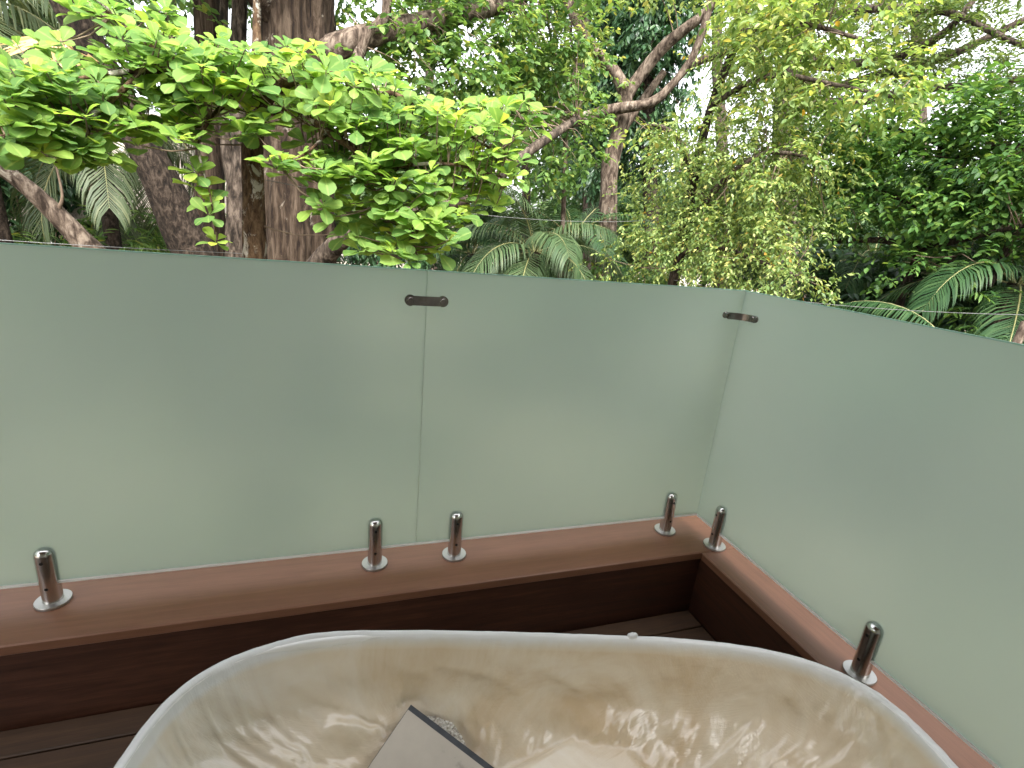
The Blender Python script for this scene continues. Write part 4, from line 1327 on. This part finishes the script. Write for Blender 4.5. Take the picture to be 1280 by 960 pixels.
# ---- 7. palms
def frond(base, az, e0, e1, length, leaf, mat, parent, n=34, hang=0.5, fold=0.25, wid=0.035, name='frond', twist=0.0):
    sp = Soup()
    m = 18
    p = np.array(base, float)
    pts, dirs = [p.copy()], []
    for k in range(m):
        e = rad(e0 + (e1 - e0) * (k / (m - 1)) ** 1.1)
        a = rad(az) + twist * (k / m) ** 2
        dv = np.array([math.sin(a) * math.cos(e), math.cos(a) * math.cos(e), math.sin(e)])
        dirs.append(dv)
        p = p + dv * length / m
        pts.append(p.copy())
    pts = np.array(pts)
    dirs.append(dirs[-1])
    dirs = np.array(dirs)
    tv, tf = tube(pts[::3], [0.022 * length / 3 * (1 - 0.85 * k / 6) for k in range(len(pts[::3]))], 5, length / m)
    rq = mk(name, tv, tf, M['rachis'], parent)
    V, Fq = [], []
    i0 = 0
    for k in range(n):
        t = 0.14 + 0.86 * (k + 0.5) / n
        s = t * m
        i = min(m - 1, int(s))
        pp = pts[i] + (pts[i + 1] - pts[i]) * (s - i)
        dv = dirs[i]
        side = nrm(np.cross(dv, [0, 0, 1.0]))
        upv = np.cross(side, dv)
        L_ = leaf * (0.55 + 0.9 * math.sin(math.pi * min(1, 0.15 + 0.80 * t))) * 0.75
        for sg in (-1, 1):
            fw = 0.45 + 0.75 * t + random.uniform(-.08, .08)
            ld = nrm(side * sg + dv * fw + upv * fold + rv(1)[0] * 0.07)
            wv = nrm(np.cross(ld, upv)) * wid * 0.5
            q0 = pp
            q1 = q0 + ld * L_ * 0.45 + np.array([0, 0, -hang * L_ * 0.10])
            l2 = nrm(ld + np.array([0, 0, -hang * 1.1]))
            q2 = q1 + l2 * L_ * 0.33
            l3 = nrm(l2 + np.array([0, 0, -hang * 1.2]))
            q3 = q2 + l3 * L_ * 0.26
            V += [q0 - wv * .5, q0 + wv * .5, q1 - wv, q1 + wv, q2 - wv * .7, q2 + wv * .7, q3]
            Fq += [(i0, i0 + 1, i0 + 3), (i0, i0 + 3, i0 + 2), (i0 + 2, i0 + 3, i0 + 5), (i0 + 2, i0 + 5, i0 + 4), (i0 + 4, i0 + 5, i0 + 6)]
            i0 += 7
    lf = mk('leaflets', np.array(V), np.array(Fq), mat, rq, smooth=False)
    lf['kind'] = 'stuff'
    return rq

def palm(x, y, D, label, n, length, leaf, mat, trunk_r=9, e_lo=-5, e_hi=75, name='palm', group=None, hang=0.6, wid=0.024, az0=None, nl=54):
    c = PX(x, y, D)
    r = empty(name, (c[0], c[1], GZ))
    tag(r, label, 'palm', group)
    k = D / F_PX
    zs = np.linspace(GZ - 0.05, c[2] + 0.05, 7)
    P_ = [np.array([c[0] + 0.06 * math.sin(i * 1.1), c[1] + 0.05 * math.cos(i * 1.3), z]) for i, z in enumerate(zs)]
    v, f = tube(P_, [trunk_r * k * (1.25 - 0.3 * i / 6) for i in range(7)], 14, 0.08, 0.10)
    mk('trunk', v, f, M['bark_dark'], r)
    a0 = random.uniform(0, 360) if az0 is None else az0
    for i in range(n):
        az = a0 + i * 137.5 + random.uniform(-10, 10)
        e0 = e_hi - (e_hi - e_lo) * (i / max(1, n - 1)) ** 0.8
        frond(c + np.array([math.sin(rad(az)) * .05, math.cos(rad(az)) * .05, 0.05]), az, e0, e0 - random.uniform(65, 100), length * random.uniform(.85, 1.1), leaf, mat, r, nl, hang, 0.2, wid)
    return r

palm(668, 318, 10.0, 'grey-green feathery palm with arching fronds just above the middle panel', 17, 2.1, 0.6, M['palm_mid'], 8, -12, 70, hang=0.9)
palm(715, 300, 12.5, 'dark green palm arching behind the pale feathery palm', 13, 2.6, 0.6, M['palm'], 9, 5, 75, hang=0.5)
palm(590, 320, 11.5, 'dark palm tucked under the low grey limb', 11, 2.0, 0.5, M['palm'], 7, 0, 70, hang=0.6)
palm(1085, 442, 7.6, 'low dark palm with one broad arching frond above the narrow-ledge panel', 11, 1.35, 0.40, M['palm'], 6, 0, 45, hang=0.8)
palm(1195, 448, 7.8, 'glossy dark palm drooping below the rich green tree', 13, 1.5, 0.42, M['palm'], 7, 0, 55, hang=1.2)
palm(1270, 360, 9.5, 'shaded palm beside the leaning pole', 11, 2.2, 0.5, M['palm'], 8, 0, 75, hang=0.7)
palm(1090, 330, 12.5, 'shaded palm rising behind the reddish stems', 12, 2.4, 0.5, M['palm'], 8, 5, 80, hang=0.6)
palm(1230, 240, 11.5, 'tall dark palm hidden among the flat green layers', 10, 2.2, 0.55, M['palm'], 8, -30, 60, hang=1.0)
palm(-48, 0, 11.0, 'palm with long drooping grey-green fronds beyond the almond leaves', 15, 2.2, 0.75, M['palm_pale'], 5, -35, 60, hang=1.1, wid=0.03)
palm(128, 165, 11.5, 'slim ringed palm with drooping fronds between the leaning trunks', 7, 2.4, 0.7, M['palm_pale'], 6, -45, 40, hang=1.0)
palm(205, 150, 13.5, 'pale palm fronds hanging behind the dark leaning trunk', 7, 2.6, 0.8, M['palm_pale'], 6, -50, 45, hang=1.2)
# dry folded fan leaf
c = PX(66, 42, 9.0)
r = empty('dry_palm_leaf', c)
tag(r, 'dry golden fan-shaped palm leaf caught above the almond leaves', 'leaf')
v, f = [], []
for k in range(17):
    an = rad(195 + 110 * k / 16) if k < 17 else 0
    L_ = 0.66 * random.uniform(0.85, 1.1)
    dv = RIGHT * math.cos(an) * 1.25 - DOWN * (math.sin(an)) * 0.55
    rad_ = nrm(dv + FWD * random.uniform(-.15, .15))
    sd = nrm(np.cross(rad_, FWD)) * 0.028
    off = FWD * (0.02 * (k % 2))
    v += [c + off, c + rad_ * L_ * .6 + sd + off, c + rad_ * L_ * .6 - sd + off * .2, c + rad_ * L_]
    i0 = 4 * k
    f += [(i0, i0 + 1, i0 + 2), (i0 + 1, i0 + 3, i0 + 2)]
mk('blade', np.array(v), np.array(f), M['palm_dry'], r, smooth=False)
tv, tf = tube([c + np.array([0, 0, .0]), c + RIGHT * .25 - DOWN * .25 + FWD * .1, c + RIGHT * .2 - DOWN * .7 + FWD * .3], [0.012, 0.011, 0.010], 6, 0.1)
mk('stalk', tv, tf, M['rachis'], r)

# understory shrubs: leafy mounds rising to just above the glass line
def shrub(x, y, D, rx, ry, dr, label, mat, size=0.14, width=0.35, per=9, name='shrub', tm=T_ELL, droop=0.3):
    bl = blob(x, y, D, rx, ry, dr)
    r = empty(name, (bl[0][0], bl[0][1], GZ))
    tag(r, label, 'shrub', 'understory shrubs')
    sp = Soup()
    for k in range(6):
        top = sample_blob(bl, 1)[0][0]
        b0 = np.array([bl[0][0] + random.uniform(-.15, .15), bl[0][1] + random.uniform(-.15, .15), GZ - .05])
        tv, tf = tube([b0, (b0 + top) / 2 + rv(1)[0] * .1, top], [0.03, 0.02, 0.008], 6, 0.3)
        sp.add(tv, tf)
    sp.build('stems', M['twig'], r)['kind'] = 'stuff'
    crown(r, mat, [bl], width, tm, per_m3=per, clump_r=0.25, twigs=5, leaves=8, twig_len=0.4, size=size, droop=droop, leafdroop=0.4)
shrub(20, 322, 12, 90, 26, 1.4, 'fresh green undergrowth in front of the parked white car', M['mid'], 0.22, 0.16)
shrub(160, 300, 12.5, 60, 28, 1.2, 'fresh green undergrowth at the foot of the slim ringed palm', M['mid'], 0.22, 0.16)
shrub(250, 300, 13.5, 50, 36, 1.2, 'fine undergrowth behind the dark leaning trunk', M['mid'], 0.2, 0.3)
shrub(470, 310, 11, 70, 40, 1.2, 'dark leafy undergrowth under the low grey limb', M['dark'], 0.2, 0.35)
shrub(800, 340, 11.5, 60, 40, 1.2, 'leafy undergrowth at the foot of the forked tree', M['mid'], 0.16, 0.4)
shrub(1050, 350, 12, 60, 40, 1.3, 'dark broad-leaved undergrowth behind the low palms', M['dark'], 0.25, 0.4)
shrub(1160, 370, 11, 70, 40, 1.3, 'shaded undergrowth below the rich green tree', M['dark'], 0.22, 0.4)
shrub(1250, 400, 9, 50, 24, 0.8, 'small fresh green undergrowth near the leaning pole', M['rich'], 0.14, 0.25)
shrub(1300, 360, 12, 70, 60, 1.5, 'dark undergrowth beyond the shaded palm', M['dark'], 0.22, 0.4)
shrub(20, 215, 15, 70, 50, 1.8, 'dark leafy thicket behind the mottled slanting trunk', M['dark'], 0.24, 0.4)

# ---- 8. far woodland that closes the view (one mass)
bls = []
for k in range(125):
    D = random.uniform(22, 44)
    az = random.uniform(-50, 82)
    c = CAM + np.array([math.sin(rad(az)) * D, math.cos(rad(az)) * D, 0])
    zt = random.choice([-1.2, 0.4, 1.5, 2.4, 3.6, 4.6] if az > 36 else ([-1.2, 0.4, 1.5, 2.4, 3.6, 5, 6.5] if az > 2 else [-1.2, 0.4, 1.5, 2.4, 3.6, 5, 7, 9])) + random.uniform(-.7, .7)
    if -32 < az < -18 and zt < 2.2:      # the view through to the track stays open
        continue
    c[2] = zt
    h = nrm(np.array([c[0] - CAM[0], c[1] - CAM[1], 0]))
    bls.append((c, np.array([h[1], -h[0], 0]), h, random.uniform(2.0, 4.0), random.uniform(1.0, 1.9), random.uniform(1, 2)))
for k in range(58):           # trees go on unseen round both sides, put in to dim the glass
    D = random.uniform(8, 18)
    az = random.uniform(86, 150) if k % 3 else random.uniform(-105, -52)
    c = CAM + np.array([math.sin(rad(az)) * D, math.cos(rad(az)) * D, random.choice([-1.6, -.6, 0.6, 2.0, 3.5, 5.0, 6.5])])
    h = nrm(np.array([c[0] - CAM[0], c[1] - CAM[1], 0]))
    bls.append((c, np.array([h[1], -h[0], 0]), h, random.uniform(1.6, 2.8), random.uniform(0.9, 1.5), random.uniform(1, 1.6)))
P, Dv, U, Sz = foliage(bls, 2.0, 0.6, 6, 8, 0.7, 0.34, 0.5, T_RHOMB, droop=0.3)
V, Fc = leaf_mesh(P, Dv, U, Sz, 0.5, T_RHOMB)
wd = mk('far_woodland', V, Fc, M['back'], smooth=False)
tag(wd, 'distant mixed woodland closing the view behind the garden trees', 'woodland', kind='stuff')
for k, (x, D, rpx, lab) in enumerate([(540, 24, 7, 'far grey trunk behind the almond leaves'), (655, 27, 6, 'far slim trunk behind the slender sapling'), (735, 21, 10, 'far brown trunk behind the forked tree'), (900, 25, 8, 'far trunk behind the weeping tree'), (1150, 26, 8, 'far trunk in the shade behind the flat green layers'), (215, 25, 9, 'far trunk behind the thatched hut')]):
    pts = [(x, 360, D, rpx), (x + 3, 200, D, rpx * .9), (x - 4, 60, D, rpx * .8), (x + 2, -80, D, rpx * .7)]
    r, W = stem('tree', lab, pts, M['bark_grey'], 10, 0.08, 0, 'tree')
    crown(r, M['back'], [blob(x, -40, D, 90, 40, 2)], 0.5, T_RHOMB, per_m3=1.0, clump_r=0.6, twigs=6, leaves=8, twig_len=0.7, size=0.3)

# ---- 9. small things beyond: car, thatched hut, wires, pole
M['car'] = mat_noise('white_car_paint', [(0.3, (0.72, 0.73, 0.74)), (0.7, (0.78, 0.79, 0.80))], nscale=2, rough=0.25)
M['carglass'] = mat_noise('car_window', [(0.3, (0.02, 0.025, 0.03)), (0.7, (0.04, 0.045, 0.05))], nscale=2, rough=0.08)
M['tyre'] = mat_noise('tyre_rubber', [(0.3, (0.012, 0.012, 0.012)), (0.7, (0.03, 0.03, 0.03))], nscale=20, rough=0.8)
cc = PX(26, 283, 37)
cr = empty('parked_car', (cc[0], cc[1], GZ))
tag(cr, 'white car parked in the distance under the mottled slanting trunk', 'car')
prof = [(-2.1, .35), (-2.15, .62), (-2.02, .9), (-1.0, 1.0), (-0.35, 1.45), (1.2, 1.48), (1.9, 1.05), (2.1, .95), (2.15, .5), (2.05, .3)]
def prism(prof, y0, y1, loc):
    n = len(prof)
    v = [(loc[0] + p[0], loc[1] + y0, loc[2] + p[1]) for p in prof] + [(loc[0] + p[0], loc[1] + y1, loc[2] + p[1]) for p in prof]
    return v, [list(range(n)), list(range(n, 2 * n))[::-1]] + [[k, (k + 1) % n, n + (k + 1) % n, n + k] for k in range(n)]
cl = np.array([cc[0], cc[1], GZ + 0.012])
MB().add(*prism(prof, -0.85, 0.85, cl)).build('body', M['car'], cr)
MB().add(*prism([(-0.85, 1.02), (-0.32, 1.38), (0.35, 1.40), (0.35, 1.02)], -0.856, -0.852, cl)).build('window', M['carglass'], cr)
MB().add(*prism([(0.42, 1.02), (0.42, 1.40), (1.15, 1.42), (1.68, 1.06)], -0.856, -0.852, cl)).build('window', M['carglass'], cr)
for wx in (-1.35, 1.35):
    for wy in (-0.80, 0.80):
        w_ = autosmooth(MB().lathe((cl[0] + wx, cl[1] + wy - 0.1, cl[2] + 0.33), [(0.2, 0), (0.31, 0.0), (0.33, 0.03), (0.33, 0.17), (0.31, 0.2)], 20, 'y').build('wheel', M['tyre'], cr))

M['thatch'] = mat_noise('weathered_thatch', [(0.3, (0.22, 0.18, 0.15)), (0.5, (0.42, 0.36, 0.31)), (0.7, (0.55, 0.49, 0.43))], (9, 9, 1.2), 3, 0.95, 0.8, 0.05)
M['hutwall'] = mat_noise('hut_wall', [(0.3, (0.30, 0.25, 0.2)), (0.7, (0.38, 0.33, 0.27))], nscale=3, rough=0.9)
hc = PX(200, 222, 16.5)
hut = empty('thatched_hut', (hc[0], hc[1], GZ))
tag(hut, 'weathered pale thatched hut roof glimpsed behind the leaning trunks', 'hut')
v, f = [], []
rgs = [(3.1, -1.05), (3.05, -0.92), (2.0, -0.05), (0.9, 0.85), (0.05, 1.45)]
for i, (rr, zz) in enumerate(rgs):
    for k in range(48):
        th = 2 * math.pi * k / 48
        jj = 1 + 0.02 * noise.noise(Vector((math.cos(th) * 9, math.sin(th) * 9, i)))
        v.append((hc[0] + rr * jj * math.cos(th), hc[1] + rr * jj * math.sin(th), hc[2] + zz))
for i in range(4):
    for k in range(48):
        f.append([i * 48 + k, i * 48 + (k + 1) % 48, i * 48 + 48 + (k + 1) % 48, i * 48 + 48 + k])
f.append(list(range(48)))
mk('roof', v, f, M['thatch'], hut)
MB().lathe((hc[0], hc[1], GZ), [(2.2, 0.0), (2.2, hc[2] - 1.06 - GZ)], 32).build('wall', M['hutwall'], hut)

M['wire'] = mat_noise('wire_grey', [(0.3, (0.10, 0.10, 0.10)), (0.7, (0.2, 0.2, 0.2))], nscale=9, rough=0.5)
def wire(a, b_, sag, label, r_=0.003):
    A_, B_ = np.array(a), np.array(b_)
    pts = [A_ + (B_ - A_) * t + np.array([0, 0, -sag * 4 * t * (1 - t)]) for t in np.linspace(0, 1, 9)]
    tv, tf = tube(pts, [r_] * 9, 5, 0.5)
    o = mk('wire', tv, tf, M['wire'], origin=pts[4])
    tag(o, label, 'wire', 'thin garden wires')
wire(PX(-200, 285, 7.4), PX(330, 318, 5.75), 0.02, 'thin wire running low to the almond trunk just above the glass')
wire(PX(332, 225, 5.7), PX(820, 275, 9.0), 0.15, 'thin dark wire strung from the almond trunk to the weeping tree')
wire(PX(842, 350, 8.9), PX(1420, 395, 7.0), 0.15, 'thin wire crossing the low palms from the weeping tree', 0.004)
pts = [(1266, 440, 6.0, 5), (1279, 418, 6.1, 5), (1304, 380, 6.3, 5), (1344, 320, 6.6, 4.5)]
r = empty('leaning_pole', limb_base(pts))
tag(r, 'bare pale wooden pole leaning up past the edge of the narrow-ledge panel', 'pole')
W, R = pxtube(pts)
base = W[0] + (W[0] - W[1]) * 0.6
base = np.array([base[0], base[1], GZ - 0.05])
v, f = tube([base] + W, [R[0] * 1.1] + R, 10, 0.15, 0.05)
mk('shaft', v, f, M['bark_pale'], r)
